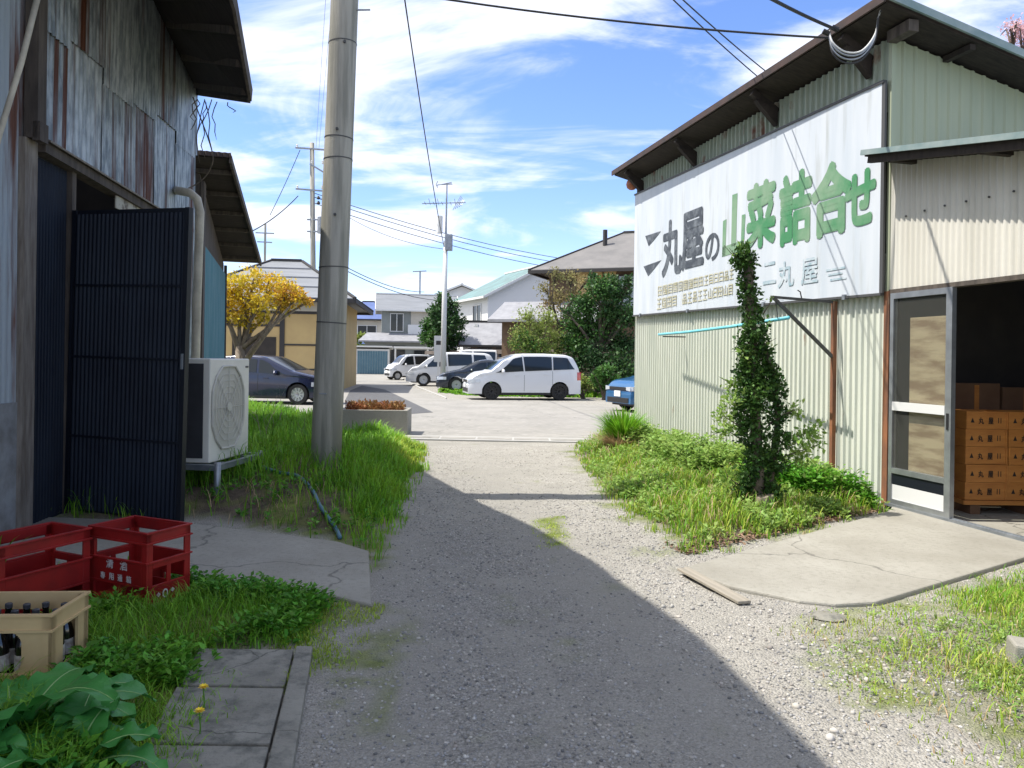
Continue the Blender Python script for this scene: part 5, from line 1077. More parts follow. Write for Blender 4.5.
def tree(name, label, cat, loc, base_px_clumps, d, m, n, size, trunk_r=.12, trunk_h=2.0, seed=1, shell=.4, extra=None, asp=.55, limbs=5, branchmat='bark'):
    """clumps given as (bearing px, height px, radius px) at distance d"""
    rg = random.Random(seed); t = thing(name, label, cat, (loc[0], loc[1], 0), 0); cl = []
    for (px, py, rp) in base_px_clumps:
        p = P(px, py, d); r_ = rp / F * d; cl.append(((p.x - loc[0], rg.uniform(-.8, .8) * r_ * 1.2, p.z), (r_, r_ * 1.1, r_ * .85)))
    b = MB(); b.tube([(0, 0, -.1), (.03, 0, trunk_h * .5), (-.02, .02, trunk_h)], [trunk_r * 1.25, trunk_r, trunk_r * .8], 9)
    for c, r_ in cl:
        s = Vector((0, 0, trunk_h * rg.uniform(.6, 1.0))); e = Vector(c); mid = s.lerp(e, .5) + Vector((rg.uniform(-.1, .1), rg.uniform(-.1, .1), .1)) * (e - s).length
        b.tube([s, mid, e], [trunk_r * .5, trunk_r * .3, trunk_r * .12], 6)
        for q in range(limbs):
            e2 = e + Vector([rg.uniform(-1, 1) * r_[i] * .9 for i in range(3)]); b.tube([mid.lerp(e, .6), e.lerp(e2, .5) + Vector((0, 0, .05)), e2], [trunk_r * .16, trunk_r * .1, trunk_r * .04], 4)
    b.build('trunk', branchmat, t, smooth=True)
    crown('crown', cl, n, size, m, t, asp, seed, shell)
    if extra: crown('crown_patch', [cl[i] for i in extra[1]], extra[2], size, extra[0], t, asp, seed + 5, shell)
    return t
YD = 19.0; tx, ty = P(240, 380, YD).x, YD
tree('yellow_tree', 'small tree with golden yellow spring leaves between the shed and the yellow house', 'tree', (tx, ty), [(235, 285, 15), (252, 280, 16), (270, 284, 15), (288, 292, 14), (228, 300, 14), (246, 300, 17), (266, 303, 15), (240, 318, 12), (285, 306, 10), (262, 318, 9), (300, 298, 9), (308, 302, 6), (226, 316, 10), (250, 326, 6), (222, 288, 12)], YD, 'yellowleaf', 6000, .08, .14, 1.75, 11, .3, extra=('orangeleaf', [10, 11, 8, 3], 900), limbs=3, branchmat='barklight')
DD = 31.5; dx_ = P(600, 390, DD).x
tree('evergreen_tree', 'big dark evergreen tree behind the minivan, left of the warehouse', 'tree', (dx_, DD), [(600, 290, 16), (620, 292, 18), (585, 305, 16), (608, 312, 20), (628, 318, 18), (578, 325, 16), (600, 335, 22), (625, 345, 20), (575, 345, 15), (590, 358, 20), (615, 365, 20), (632, 375, 15), (572, 366, 13), (598, 380, 12), (612, 280, 9), (592, 277, 6), (628, 281, 7), (566, 312, 6), (566, 340, 7)], DD, 'darkleaf', 21000, .12, .2, 2.2, 21, .15, extra=('midleaf', [2, 5, 8, 6, 0], 5200))
BD = 30.5; bx_ = P(535, 390, BD).x
tree('lime_shrub_tree', 'yellow green budding shrub just behind the white minivan', 'shrub', (bx_, BD + 1), [(528, 318, 14), (520, 335, 13), (540, 330, 16), (555, 338, 14), (530, 345, 16), (548, 318, 12), (515, 345, 8), (560, 350, 11), (545, 350, 14)], BD + 1, 'limeleaf', 4600, .10, .08, 1.6, 31, .1, extra=('midleaf', [1, 4, 6], 900), limbs=8)
tree('bronze_tree', 'thin tree with bronze buds rising between the shrub and the evergreen', 'tree', (P(560, 390, 33).x, 33.6), [(545, 288, 11), (555, 275, 10), (570, 278, 12), (560, 295, 13), (575, 295, 12), (585, 282, 9), (550, 305, 12), (568, 312, 13)], 33.6, 'bronzeleaf', 2400, .11, .09, 3.2, 41, .1, limbs=12)
CD = 50; 
tree('conifer', 'dark bushy evergreen behind the thin pole and left of the white house', 'tree', (P(444, 380, CD).x, CD), [(444, 300, 8), (450, 308, 11), (438, 312, 10), (430, 325, 10), (445, 325, 14), (458, 322, 9), (455, 337, 11), (436, 338, 12), (446, 346, 12), (426, 338, 7)], CD, 'darkleaf', 6500, .2, .15, 3, 51, .3, extra=('midleaf', [3, 7, 9], 1500))
tree('pink_cherry_tree', 'pink blossoming cherry tree showing above the warehouse roof', 'tree', (P(1015, 20, 17).x, 17), [(1012, 28, 12), (1025, 34, 18), (1040, 25, 22), (1060, 45, 30), (1035, 60, 25)], 17, 'pinkleaf', 4200, .06, .14, 6.4, 61, .2, limbs=8)
tree('small_green_tree', 'yellow green small tree left of the slate blue shed', 'tree', (P(357, 372, 78).x, 78), [(352, 340, 6), (360, 338, 6), (357, 350, 7), (350, 356, 6), (366, 348, 4)], 78, 'limeleaf', 1500, .3, .15, 2, 71, .3)
def shrub(label, px, py, d, clumps, m, n, size, seed):
    g_ = P(px, py, d); t = thing('shrub', label, 'shrub', (g_.x, d, 0), 0); rg = random.Random(seed); cl = []
    for (a, b, r_) in clumps: p = P(a, b, d); q = r_ / F * d; cl.append(((p.x - g_.x, rg.uniform(-.5, .5) * q, p.z), (q, q, q * .8)))
    b_ = MB()
    for c, r_ in cl:
        for k in range(4): b_.tube([(rg.uniform(-.1, .1), 0, 0), Vector(c) * .6, Vector(c) + Vector([rg.uniform(-1, 1) * r_[0] for i in range(3)])], [.03, .02, .01], 4)
    b_.build('stems', 'bark', t); crown('foliage', cl, n, size, m, t, .5, seed, .4)
shrub('round dark green shrub under the evergreen tree, beside the blue car', 605, 392, 28.8, [(606, 372, 9), (598, 378, 8), (614, 380, 8), (606, 386, 8)], 'midleaf', 1800, .12, 5)
shrub('low leafy shrub right behind the rear of the white minivan', 583, 392, 29.6, [(582, 382, 7), (588, 386, 6), (576, 388, 5)], 'limeleaf', 900, .11, 6)
shrub('rough green shrub by the parked car beyond the pole', 356, 372, 70, [(352, 362, 5), (358, 366, 5), (364, 364, 4)], 'midleaf', 700, .25, 7)
def bare_twigs():
    b = MB(); rg = random.Random(8)
    for (px, py) in ((262, 425), (270, 420), (280, 415), (300, 430), (266, 440)):
        x, y = G(px, py + 22); d = Vector((rg.uniform(-.2, .2), 0, 1)); branch(b, (x, y, .1), d, rg.uniform(.25, .45), .008, 2, rg)
    o = b.build('dead_twigs', 'barklight'); tag(o, 'bare pale twigs sticking out of the grass behind the air conditioner', 'twigs', kind='stuff')
bare_twigs()
def hanging_vines():
    rg = random.Random(4); b = MB()
    for k in range(8):
        f = rg.random(); e = Vector((-2.95, 8.2, 4.30)).lerp(Vector((-3.5, 9.1, 4.55)), f) + Vector((rg.uniform(-.5, .02), 0, 0)); pts = [e]; L_ = rg.uniform(.1, .7)
        for i in range(5): pts.append(pts[-1] + Vector((rg.uniform(-.05, .05), rg.uniform(-.05, .05), -L_ / 5)))
        b.tube(pts, [.006] * 5 + [.002], 4)
    o = b.build('hanging_vines', 'bark'); tag(o, 'dry thin vines hanging from the iron shed eave', 'vines', kind='stuff')
hanging_vines()
# ------------------------------------------------------------------ vehicles
def car(name, label, cat, loc, rz, L_, W_, H_, top, belt, wheels, wr, paint, side, wind, rear, rim='rimsilver', sill=.22, tumble=.16, vg=.42, group=None, roofrack=False):
    """nose at +x. top/belt: (x,z) profiles from rear (-L/2) to nose (+L/2)"""
    t = thing(name, label, cat, loc, rz, group)
    tx_, tz_ = zip(*top); bx_, bz_ = zip(*belt)
    def sm(x, xs, zs): return sum(np.interp(x + o, xs, zs) * w for o, w in ((-.06, .25), (0, .5), (.06, .25)))
    zt = lambda x: float(sm(x, tx_, tz_)); zb = lambda x: min(float(sm(x, bx_, bz_)), zt(x) - .05)
    def hw(x, z):
        e = abs(x) / (L_ / 2); w = W_ / 2 * (1 - .16 * e ** 7 - .03 * e ** 2); b_ = zb(x)
        if z <= b_: k = (z - .2) / max(.1, b_ - .2); return w * (.955 + .045 * math.sin(math.pi * min(1, max(0, k)) * .75 + .35))
        return w * .985 * (1 - tumble * ((z - b_) / max(.3, H_ - .75)) ** 1.15)
    def z0(x):
        z = sill
        for xw in wheels:
            dx = abs(x - xw); Ra = wr + .055
            if dx < Ra: z = max(z, wr + math.sqrt(Ra * Ra - dx * dx))
        return min(z, zb(x) - .08)
    xs = sorted(set([round(-L_ / 2 + L_ * i / 84, 4) for i in range(85)] + [round(xw + s * (wr + .055) * math.cos(a), 4) for xw in wheels for s in (-1, 1) for a in np.linspace(0, 1.57, 10)]))
    b = MB(); rows = []
    for x in xs:
        lo = z0(x); bb = zb(x); tt = zt(x); side_ = []
        for k in range(7): z = lo + (bb - lo) * k / 6; side_.append((hw(x, z), z))
        te = max(bb + .004, tt - .05)
        for k in range(1, 6): z = bb + (te - bb) * k / 5; side_.append((hw(x, z), z))
        we = side_[-1][0]
        for k, (f, dz) in enumerate(((.965, .028), (.90, .041), (.6, .049), (.3, .05), (0, .052))): side_.append((we * f, te + dz * min(1, (tt - te) / .05 + .2)))
        rows.append([(x, -y, z) for y, z in side_] + [(x, y, z) for y, z in side_[-2::-1]])
    nr = len(rows[0]); vs = [p for r_ in rows for p in r_]; fs = []
    for i in range(len(xs) - 1):
        for j in range(nr - 1): a = i * nr + j; fs.append((a, a + nr, a + nr + 1, a + 1))
        fs.append((i * nr, i * nr + nr - 1, (i + 1) * nr + nr - 1, (i + 1) * nr))
    fs.append(tuple(range(nr))); fs.append(tuple(reversed([(len(xs) - 1) * nr + j for j in range(nr)])))
    o = b.add(vs, fs).build('body', paint, t, smooth=True)
    try: o.data.set_sharp_from_angle(angle=R(38))
    except Exception: pass
    MB().box((-L_ / 2 + .25, -W_ / 2 + .14, .17), (L_ / 2 - .25, W_ / 2 - .14, .55)).build('underbody', 'plastic', t)
    for xw in wheels:
        for s in (-1, 1):
            T = Matrix.Translation((xw, s * (W_ / 2 - .115), wr)) @ Matrix.Rotation(s * -math.pi / 2, 4, 'X'); w = T
            MB().lathe([(wr * .62, -.09), (wr * .96, -.09), (wr, -.06), (wr, .06), (wr * .96, .088), (wr * .66, .09), (wr * .62, .06)], 28, T, cap=False).build('tyre', 'tyre', wo := bpy_wheel(t, T, rim, wr), smooth='auto')
    def wside(x, z, s, off=.008): return (x, s * (hw(x, z) + off), z)
    for (xl0, xl1, xu0, xu1) in side:
        for s in (-1, 1):
            q = []; na, nb = 8, 5
            for i in range(na + 1):
                for j in range(nb + 1):
                    u, v = i / na, j / nb; x = (xl0 + (xl1 - xl0) * u) * (1 - v) + (xu0 + (xu1 - xu0) * u) * v; za = zb(x) + .035; ze = max(za + .01, zt(x) - .115); q.append(wside(x, za + (ze - za) * v, s))
            f = [(i * (nb + 1) + j, (i + 1) * (nb + 1) + j, (i + 1) * (nb + 1) + j + 1, i * (nb + 1) + j + 1) for i in range(na) for j in range(nb)]
            if s > 0: f = [k[::-1] for k in f]
            MB().add(q, f).build('side_window', 'glass', t, smooth=True)
    def ribbon(nm, xa, xb_, m, inset=.07, off=.009):
        q = []; na, nb = 10, 8
        for i in range(na + 1):
            x = xa + (xb_ - xa) * i / na; te = zt(x); w = hw(x, max(zb(x), te - .05)) - inset
            for j in range(nb + 1): v = j / nb * 2 - 1; q.append((x, v * w, te + off - .012 * abs(v) ** 3))
        f = [(i * (nb + 1) + j, (i + 1) * (nb + 1) + j, (i + 1) * (nb + 1) + j + 1, i * (nb + 1) + j + 1) for i in range(na) for j in range(nb)]
        MB().add(q, f).build(nm, m, t, smooth=True)
    ribbon('windshield', wind[0], wind[1], 'glass'); ribbon('rear_window', rear[0], rear[1], 'glass')
    # lamps wrap round the corners
    def lamp(nm, x0, x1, za, zb_, m, s, ends):
        q = []; na, nb = 6, 3
        for i in range(na + 1):
            x = x0 + (x1 - x0) * i / na
            for j in range(nb + 1): z = za + (zb_ - za) * j / nb; q.append((x, s * (hw(x, z) + .007), z))
        f = [(i * (nb + 1) + j, (i + 1) * (nb + 1) + j, (i + 1) * (nb + 1) + j + 1, i * (nb + 1) + j + 1) for i in range(na) for j in range(nb)]
        if s > 0: f = [k[::-1] for k in f]
        xe = ends; y0_ = s * (hw(xe * .995, za) - .0); y1_ = s * (hw(xe * .995, za) - .28); o_ = len(q); xo = xe + (.012 if xe > 0 else -.012)
        q += [(xo, y0_, za), (xo, y1_, za + .03), (xo, y1_, zb_ - .02), (xo, y0_, zb_)]; f.append((o_, o_ + 1, o_ + 2, o_ + 3)); MB().add(q, f).build(nm, m, t)
    zh = min(zt(L_ / 2 - .12) - .1, .80); 
    for s in (-1, 1):
        lamp('headlight', L_ / 2 - .42, L_ / 2, zh - .07, zh + .06, 'lens', s, L_ / 2); zr_ = min(zt(-L_ / 2 + .1) - .3, 1.1); lamp('taillight', -L_ / 2, -L_ / 2 + .16, zr_ - .16, zr_ + .14, 'redlens', s, -L_ / 2)
        xm = wind[1] - .28 if wind[1] > wind[0] else wind[0]; xm = max(wind) - .42; zm = zb(xm) + .08; y_ = hw(xm, zm)
        MB().lathe([(.0, -.10), (.07, -.08), (.085, 0), (.07, .08), (0, .10)], 10, Matrix.Translation((xm, s * (y_ + .10), zm)) @ Matrix.Rotation(math.pi / 2, 4, 'X') @ Matrix.Diagonal((.7, 1.0, 1, 1))).build('mirror', paint, t, smooth=True)
        hb = MB()
        for q_ in side[:2]: xh = q_[0] + .15; zz = zb(xh) - .14; hb.box((xh, s * (hw(xh, zz) + .002), zz), (xh + .17, s * (hw(xh, zz) + .022), zz + .028))
        hb.build('door_handle', paint, t)
        dg = MB()
        for q_ in side[:2]:
            xg = q_[0] - .03; dg.add([(xg, s * (hw(xg, z) + .0025), z) for z in np.linspace(.32, zb(xg) - .01, 6)] + [(xg + .012, s * (hw(xg, z) + .0025), z) for z in np.linspace(.32, zb(xg) - .01, 6)], [(k, k + 6, k + 7, k + 1) for k in range(5)])
        dg.build('door_seam', 'plastic', t)
    gx = L_ / 2 + .004; MB().box((gx - .02, -W_ * .27, zh - .06), (gx + .012, W_ * .27, zh + .04)).build('grille', 'plastic', t, bevel=.01)
    MB().box((gx - .02, -W_ * .34, .27), (gx + .012, W_ * .34, .42)).build('lower_grille', 'plastic', t, bevel=.01)
    MB().box((gx + .012, -.165, .45), (gx + .022, .165, .615)).build('number_plate', 'plate', t)
    MB().box((-gx - .02, -.165, .62), (-gx - .012, .165, .785)).build('number_plate', 'plate', t)
    for s in (-1, 1):
        q = MB(); pr = [(x, s * (hw(x, .25) + .004), .0) for x in xs if z0(x) <= sill + .001 and wheels[0] < x < wheels[1]]
        for i in range(len(pr) - 1):
            if pr[i + 1][0] - pr[i][0] < .1: q.add([(pr[i][0], pr[i][1], sill - .02), (pr[i + 1][0], pr[i + 1][1], sill - .02), (pr[i + 1][0], pr[i + 1][1], sill + .05), (pr[i][0], pr[i][1], sill + .05)], [(0, 1, 2, 3) if s < 0 else (3, 2, 1, 0)])
        q.build('sill_trim', 'plastic', t)
    if roofrack:
        r_ = MB()
        for s in (-1, 1): r_.bar((-1.6, s * W_ * .34, H_ + .05), (.6, s * W_ * .34, H_ + .05), .04)
        for x in (-1.4, -.5, .4): r_.bar((x, -W_ * .36, H_ + .07), (x, W_ * .36, H_ + .07), .04); 
        r_.build('roof_rack', 'plastic', t)
    return t
def bpy_wheel(t, T, rim, wr):
    b = MB(); b.lathe([(.0, .02), (wr * .2, .075), (wr * .24, .07), (wr * .26, .035), (wr * .60, .045), (wr * .64, .085), (wr * .67, .085), (wr * .67, -.08)], 28, T)
    for k in range(10):
        a = 2 * math.pi * k / 10; d = Vector((math.cos(a), math.sin(a), 0)); s = Vector((-math.sin(a), math.cos(a), 0)); q = [d * wr * .18 + s * .03 + Vector((0, 0, .078)), d * wr * .18 - s * .03 + Vector((0, 0, .078)), d * wr * .64 - s * .018 + Vector((0, 0, .082)), d * wr * .64 + s * .018 + Vector((0, 0, .082))]
        q += [p - Vector((0, 0, .03)) for p in q]; b.add([T @ p for p in q], [(0, 1, 2, 3), (7, 6, 5, 4), (0, 4, 5, 1), (1, 5, 6, 2), (2, 6, 7, 3), (3, 7, 4, 0)])
    return b.build('wheel', rim, t)

def prof_van(L_, H_, hood, zh, cowl, roof0, rearz=.95):
    h = L_ / 2; return [(-h - .01, rearz * .8), (-h, rearz), (-h + .14, H_ - .42), (-h + .32, H_ - .12), (-h + .62, H_ - .03), (roof0 - 1.1, H_), (roof0 - .3, H_ - .01), (roof0, H_ - .07), ((roof0 + cowl) / 2, (H_ + zh) / 2 + .09), (cowl, zh + .06), ((cowl + h) / 2, zh), (h - .22, zh - .12), (h - .07, zh - .26), (h, zh - .45), (h + .01, .4)]
L1 = 4.24; cx, cy = P(521, 400, 28.6).x, 28.6
car('white_minivan', 'white compact minivan with black wheels and red tail lamp parked side on in the middle', 'car', (cx, cy, .02), R(180 + 12), L1, 1.70, 1.71, prof_van(L1, 1.71, .9, 1.0, 1.32, .42), [(-2.2, 1.12), (-1.2, 1.08), (0, 1.02), (1.2, .95), (2.2, .85)], (-1.27, 1.27), .31, 'carwhite', [(.10, 1.14, .16, .50), (-.97, .05, -.96, .11), (-1.86, -1.02, -1.58, -1.01)], (.46, 1.30), (-2.02, -1.85), 'rimblack')
L2 = 4.75; c2 = P(448, 387, 40.5)
car('white_people_carrier', 'long white people carrier with silver wheels left of the thin pole', 'car', (c2.x + .15, 40.8, .02), R(180 + 4), L2, 1.8, 1.80, prof_van(L2, 1.80, 1, .98, 1.75, .65), [(-2.4, 1.15), (-1.2, 1.10), (0, 1.03), (1.4, .95), (2.4, .8)], (-1.4, 1.45), .33, 'carwhite', [(.25, 1.45, .3, .85), (-1.1, .15, -1.05, .2), (-2.0, -1.2, -1.75, -1.15)], (.8, 1.7), (-2.28, -2.1))
c3 = P(478, 384, 44.5)
car('white_van', 'white van with dark roof rack behind the dark saloon', 'car', (c3.x, 44.8, .02), R(180), 4.6, 1.75, 2.0, prof_van(4.6, 2.0, .7, 1.1, 1.85, 1.0), [(-2.4, 1.22), (0, 1.2), (2.4, 1.05)], (-1.4, 1.5), .32, 'carwhite', [(.3, 1.6, .35, 1.1), (-1.0, .2, -1.0, .25), (-2.0, -1.1, -1.9, -1.1)], (1.1, 1.8), (-2.2, -2.1), roofrack=True)
L4 = 4.5; c4 = P(484, 392, 33.8)
car('dark_saloon', 'charcoal saloon car nosing out between the white minivan and the thin pole', 'car', (c4.x + .1, 34.2, .02), R(180 + 6), L4, 1.74, 1.45, [(-2.26, .6), (-2.25, .85), (-2.1, 1.0), (-1.55, 1.08), (-.8, 1.38), (0, 1.45), (.35, 1.41), (1.2, 1.0), (1.95, .84), (2.2, .66), (2.25, .5)], [(-2.2, .9), (0, .93), (2.2, .78)], (-1.35, 1.38), .32, 'cardark', [(.1, 1.0, .1, .45), (-.95, .02, -.75, .02)], (.4, 1.15), (-1.5, -.85))
c5 = P(412, 380, 50)
car('white_kei_car', 'small white boxy car parked farthest left in the row', 'car', (c5.x - .1, 50.5, .02), R(180 + 28), 3.4, 1.48, 1.68, prof_van(3.4, 1.68, .5, 1.0, 1.15, .6), [(-1.7, 1.0), (0, .98), (1.7, .88)], (-1.2, 1.22), .27, 'carwhite', [(.1, 1.0, .15, .6), (-.85, .0, -.85, .05)], (.62, 1.12), (-1.62, -1.5))
c6 = P(618, 410, 22.8)
car('blue_car', 'bright blue car with only its nose showing past the warehouse corner', 'car', (c6.x + 1.80, 23.2, .02), R(180 + 24), 4.1, 1.70, 1.50, [(-2.06, .6), (-2.05, .95), (-1.85, 1.2), (-1.3, 1.45), (-.3, 1.5), (.2, 1.46), (1.1, 1.02), (1.75, .92), (2.0, .74), (2.05, .5)], [(-2, .98), (0, .92), (2, .82)], (-1.28, 1.25), .31, 'carblue', [(.05, .95, .05, .35), (-.95, -.03, -.85, -.03)], (.28, 1.05), (-1.85, -1.4), sill=.25)
c7 = P(280, 399, 24.0)
car('navy_car', 'dark navy hatchback parked in front of the yellow house behind the big pole', 'car', (c7.x - .45, 24.3, .02), R(-7), 4.3, 1.72, 1.52, [(-2.16, .6), (-2.15, .95), (-1.95, 1.2), (-1.4, 1.46), (-.4, 1.52), (.15, 1.48), (1.1, 1.04), (1.85, .88), (2.1, .68), (2.15, .5)], [(-2.1, 1.0), (0, .94), (2.1, .80)], (-1.3, 1.30), .32, 'carnavy', [(.05, .98, .05, .35), (-.95, -.03, -.85, -.03), (-1.6, -1.03, -1.3, -.95)], (.25, 1.05), (-1.95, -1.5))
c8 = P(351, 366, 74)
car('parked_car', 'distant dark blue car half hidden behind the big pole', 'car', (c8.x - .6, 74, .02), R(-15), 4.2, 1.7, 1.5, [(-2.1, .6), (-2.1, .95), (-1.8, 1.25), (-1.3, 1.46), (-.3, 1.5), (.15, 1.46), (1.1, 1.02), (1.85, .88), (2.1, .5)], [(-2.1, .98), (0, .94), (2.1, .80)], (-1.3, 1.30), .31, 'carnavy', [(.05, .98, .05, .35), (-.95, -.03, -.85, -.03)], (.25, 1.05), (-1.95, -1.5))

# ------------------------------------------------------------------ houses
def win(mb_par, face, u, z, w, h, frame='wtrim', glass='glass', slats=0):
    """face = (origin, u-dir, outward) ; builds frame + pane on it"""
    o, ud, nd = [Vector(v) for v in face]; c = o + ud * u + Vector((0, 0, z))
    def bx(m, u0, u1, z0, z1, d0, d1): 
        vs = []
        for dd in (d0, d1):
            for (a, b) in ((u0, z0), (u1, z0), (u1, z1), (u0, z1)): vs.append(c + ud * a + Vector((0, 0, b)) + nd * dd)
        m.add(vs, [(0, 1, 2, 3), (7, 6, 5, 4), (0, 4, 5, 1), (1, 5, 6, 2), (2, 6, 7, 3), (3, 7, 4, 0)])
    f = MB(); t = .07
    bx(f, -t, w + t, -t, 0, .005, .08); bx(f, -t, w + t, h, h + t, .005, .08); bx(f, -t, 0, 0, h, .005, .08); bx(f, w, w + t, 0, h, .005, .08); bx(f, w / 2 - t / 2, w / 2 + t / 2, 0, h, .02, .06)
    fo = f.build('window', frame, mb_par); g_ = MB(); bx(g_, 0, w / 2 - t / 2, 0, h, .006, .02); bx(g_, w / 2 + t / 2, w, 0, h, .006, .02); g_.build('pane', glass, fo)
def house(name, label, loc, rz, w, d, hw_, ridge, roofm, wallm, axis='x', over=.6, trim='trim', gable=True, tilt=None):
    """box w(x) by d(y), origin front-left corner; ridge along axis"""
    t = thing(name, label, 'house', (loc[0], loc[1], 0), rz); b = MB()
    b.box((0, 0, 0), (w, d, hw_))
    if axis == 'x':
        b.add([(0, 0, hw_), (0, d, hw_), (0, d / 2, ridge - .1), (w, 0, hw_), (w, d, hw_), (w, d / 2, ridge - .1)], [(0, 1, 2), (5, 4, 3), (0, 2, 5, 3), (1, 4, 5, 2)])
    else:
        b.add([(0, 0, hw_), (w, 0, hw_), (w / 2, 0, ridge - .1), (0, d, hw_), (w, d, hw_), (w / 2, d, ridge - .1)], [(0, 1, 2), (5, 4, 3), (0, 2, 5, 3), (1, 4, 5, 2)])
    b.build('wall', wallm, t); sl_ = (ridge - hw_) / ((d if axis == 'x' else w) / 2); e = hw_ - sl_ * over; th = .14; r_ = MB()
    if axis == 'x':
        r_.slab([(-over, -over, e + .12), (w + over, -over, e + .12), (w + over, d / 2, ridge + .12), (-over, d / 2, ridge + .12)], th); r_.slab([(-over, d / 2 + .002, ridge + .12), (w + over, d / 2 + .002, ridge + .12), (w + over, d + over, e + .12), (-over, d + over, e + .12)], th)
    else:
        r_.slab([(-over, -over, e + .12), (w / 2, -over, ridge + .12), (w / 2, d + over, ridge + .12), (-over, d + over, e + .12)], th); r_.slab([(w / 2 + .002, -over, ridge + .12), (w + over, -over, e + .12), (w + over, d + over, e + .12), (w / 2 + .002, d + over, ridge + .12)], th)
    ro = r_.build('roof', roofm, t); q = MB()
    if axis == 'x':
        q.bar((-over, -over - .03, e + .04), (w + over, -over - .03, e + .04), .08, .16); q.bar((-over - .0, d / 2, ridge + .16), (w + over, d / 2, ridge + .16), .22, .12)
        for x in (-over - .03, w + over + .03): q.bar((x, -over, e + .06), (x, d / 2, ridge + .06), .07, .18); q.bar((x, d / 2, ridge + .06), (x, d + over, e + .06), .07, .18)
    else:
        for x in (-over - .03, w + over + .03): q.bar((x, -over, e + .04), (x, d + over, e + .04), .08, .16)
        q.bar((w / 2, -over, ridge + .16), (w / 2, d + over, ridge + .16), .22, .12); q.bar((-over, -over - .03, e + .06), (w / 2, -over - .03, ridge + .06), .07, .18); q.bar((w / 2, -over - .03, ridge + .06), (w + over, -over - .03, e + .06), .07, .18)
    q.build('gutter_and_verge', trim, ro); return t
FR = lambda w: ((0, 0, 0), (1, 0, 0), (0, -1, 0))
LF = lambda d: ((0, d, 0), (0, -1, 0), (-1, 0, 0))

def hip_house(name, label, loc, rz, w, d, hw_, ridge, inset, roofm, wallm, over=.6, trim='trim'):
    t = thing(name, label, 'house', (loc[0], loc[1], 0), rz); MB().box((0, 0, 0), (w, d, hw_)).build('wall', wallm, t)
    s_ = (ridge - hw_) / (d / 2 + over); e = hw_ + .02; o = over
    c = [(-o, -o, e), (w + o, -o, e), (w + o, d + o, e), (-o, d + o, e)]; ra = (inset - o, d / 2, ridge); rb = (w + o - inset, d / 2, ridge)
    r_ = MB(); r_.slab([c[0], c[1], rb, ra], .1); r_.slab([c[1], c[2], rb], .1); r_.slab([c[2], c[3], ra, rb], .1); r_.slab([c[3], c[0], ra], .1); ro = r_.build('roof', roofm, t)
    q = MB()
    for i in range(4): q.bar(Vector(c[i]) - Vector((0, 0, .12)), Vector(c[(i + 1) % 4]) - Vector((0, 0, .12)), .1, .16)
    q.build('gutter', trim, ro); q = MB(); q.bar(ra, rb, .3, .14)
    for i, p in ((0, ra), (1, rb), (2, rb), (3, ra)): q.bar(c[i], p, .16, .1)
    q.build('hip_ridge', trim, ro); return t
# yellow house
def yellow_house():
    a = P(195, 380, 32); rz = R(6)
    t = hip_house('yellow_house', 'single storey ochre yellow house with silver grey stepped roof behind the navy car', (a.x, 32), rz, 5.9, 8, 3.95, 6.05, 3.0, 'roofsilver', 'yellowwall', .75)
    b = MB()
    for x in (.02, 3.55, 5.85): b.box((x - .1, -.06, 0), (x + .1, -.002, 3.7))
    b.box((0, -.05, 3.3), (5.9, -.002, 3.42)); b.box((3.6, -.045, 1.95), (5.8, -.002, 2.02)); b.box((3.6, -.045, .9), (5.8, -.002, .97)); b.box((0, -.045, 2.75), (3.5, -.002, 2.85)); b.build('timber_posts', 'trim', t)
    b = MB(); b.box((1.5, -.04, 0), (3.3, -.003, 2.3)); b.build('dark_doorway', 'interior', t)
    b = MB(); b.box((0, -.09, 3.42), (5.9, -.004, 3.86)); b.build('pale_frieze', 'creamwall', t)
    # stepped upper roof courses
    for k in range(1, 4):
        f = k / 4.0; y = -.75 + 4.75 * f; z = 3.97 + 2.08 * f; MB().bar((-.75 + 3.0 * f, y, z + .04), (6.65 - 3.0 * f, y, z + .02), .06, .05).build('roof_step', 'roofgrey', t)
yellow_house()
# blue roofed house
h = hip_house('blue_roof_house', 'cream two storey house with bright blue tiled roof behind the big pole', (P(340, 370, 92).x, 92), R(0), 5.4, 7, 6.0, 8.4, 2.6, 'roofblue', 'creamwall', .6)
win(h, FR(0), 2.1, 4.0, 2.2, 1.2); win(h, FR(0), 2.4, .9, 1.6, 1.1)
b = MB(); b.slab([(-.6, -2.0, 3.0), (5.2, -2.0, 3.0), (5.2, -.01, 3.7), (-.6, -.01, 3.7)], .15); b.build('porch_roof', 'roofblue', h)
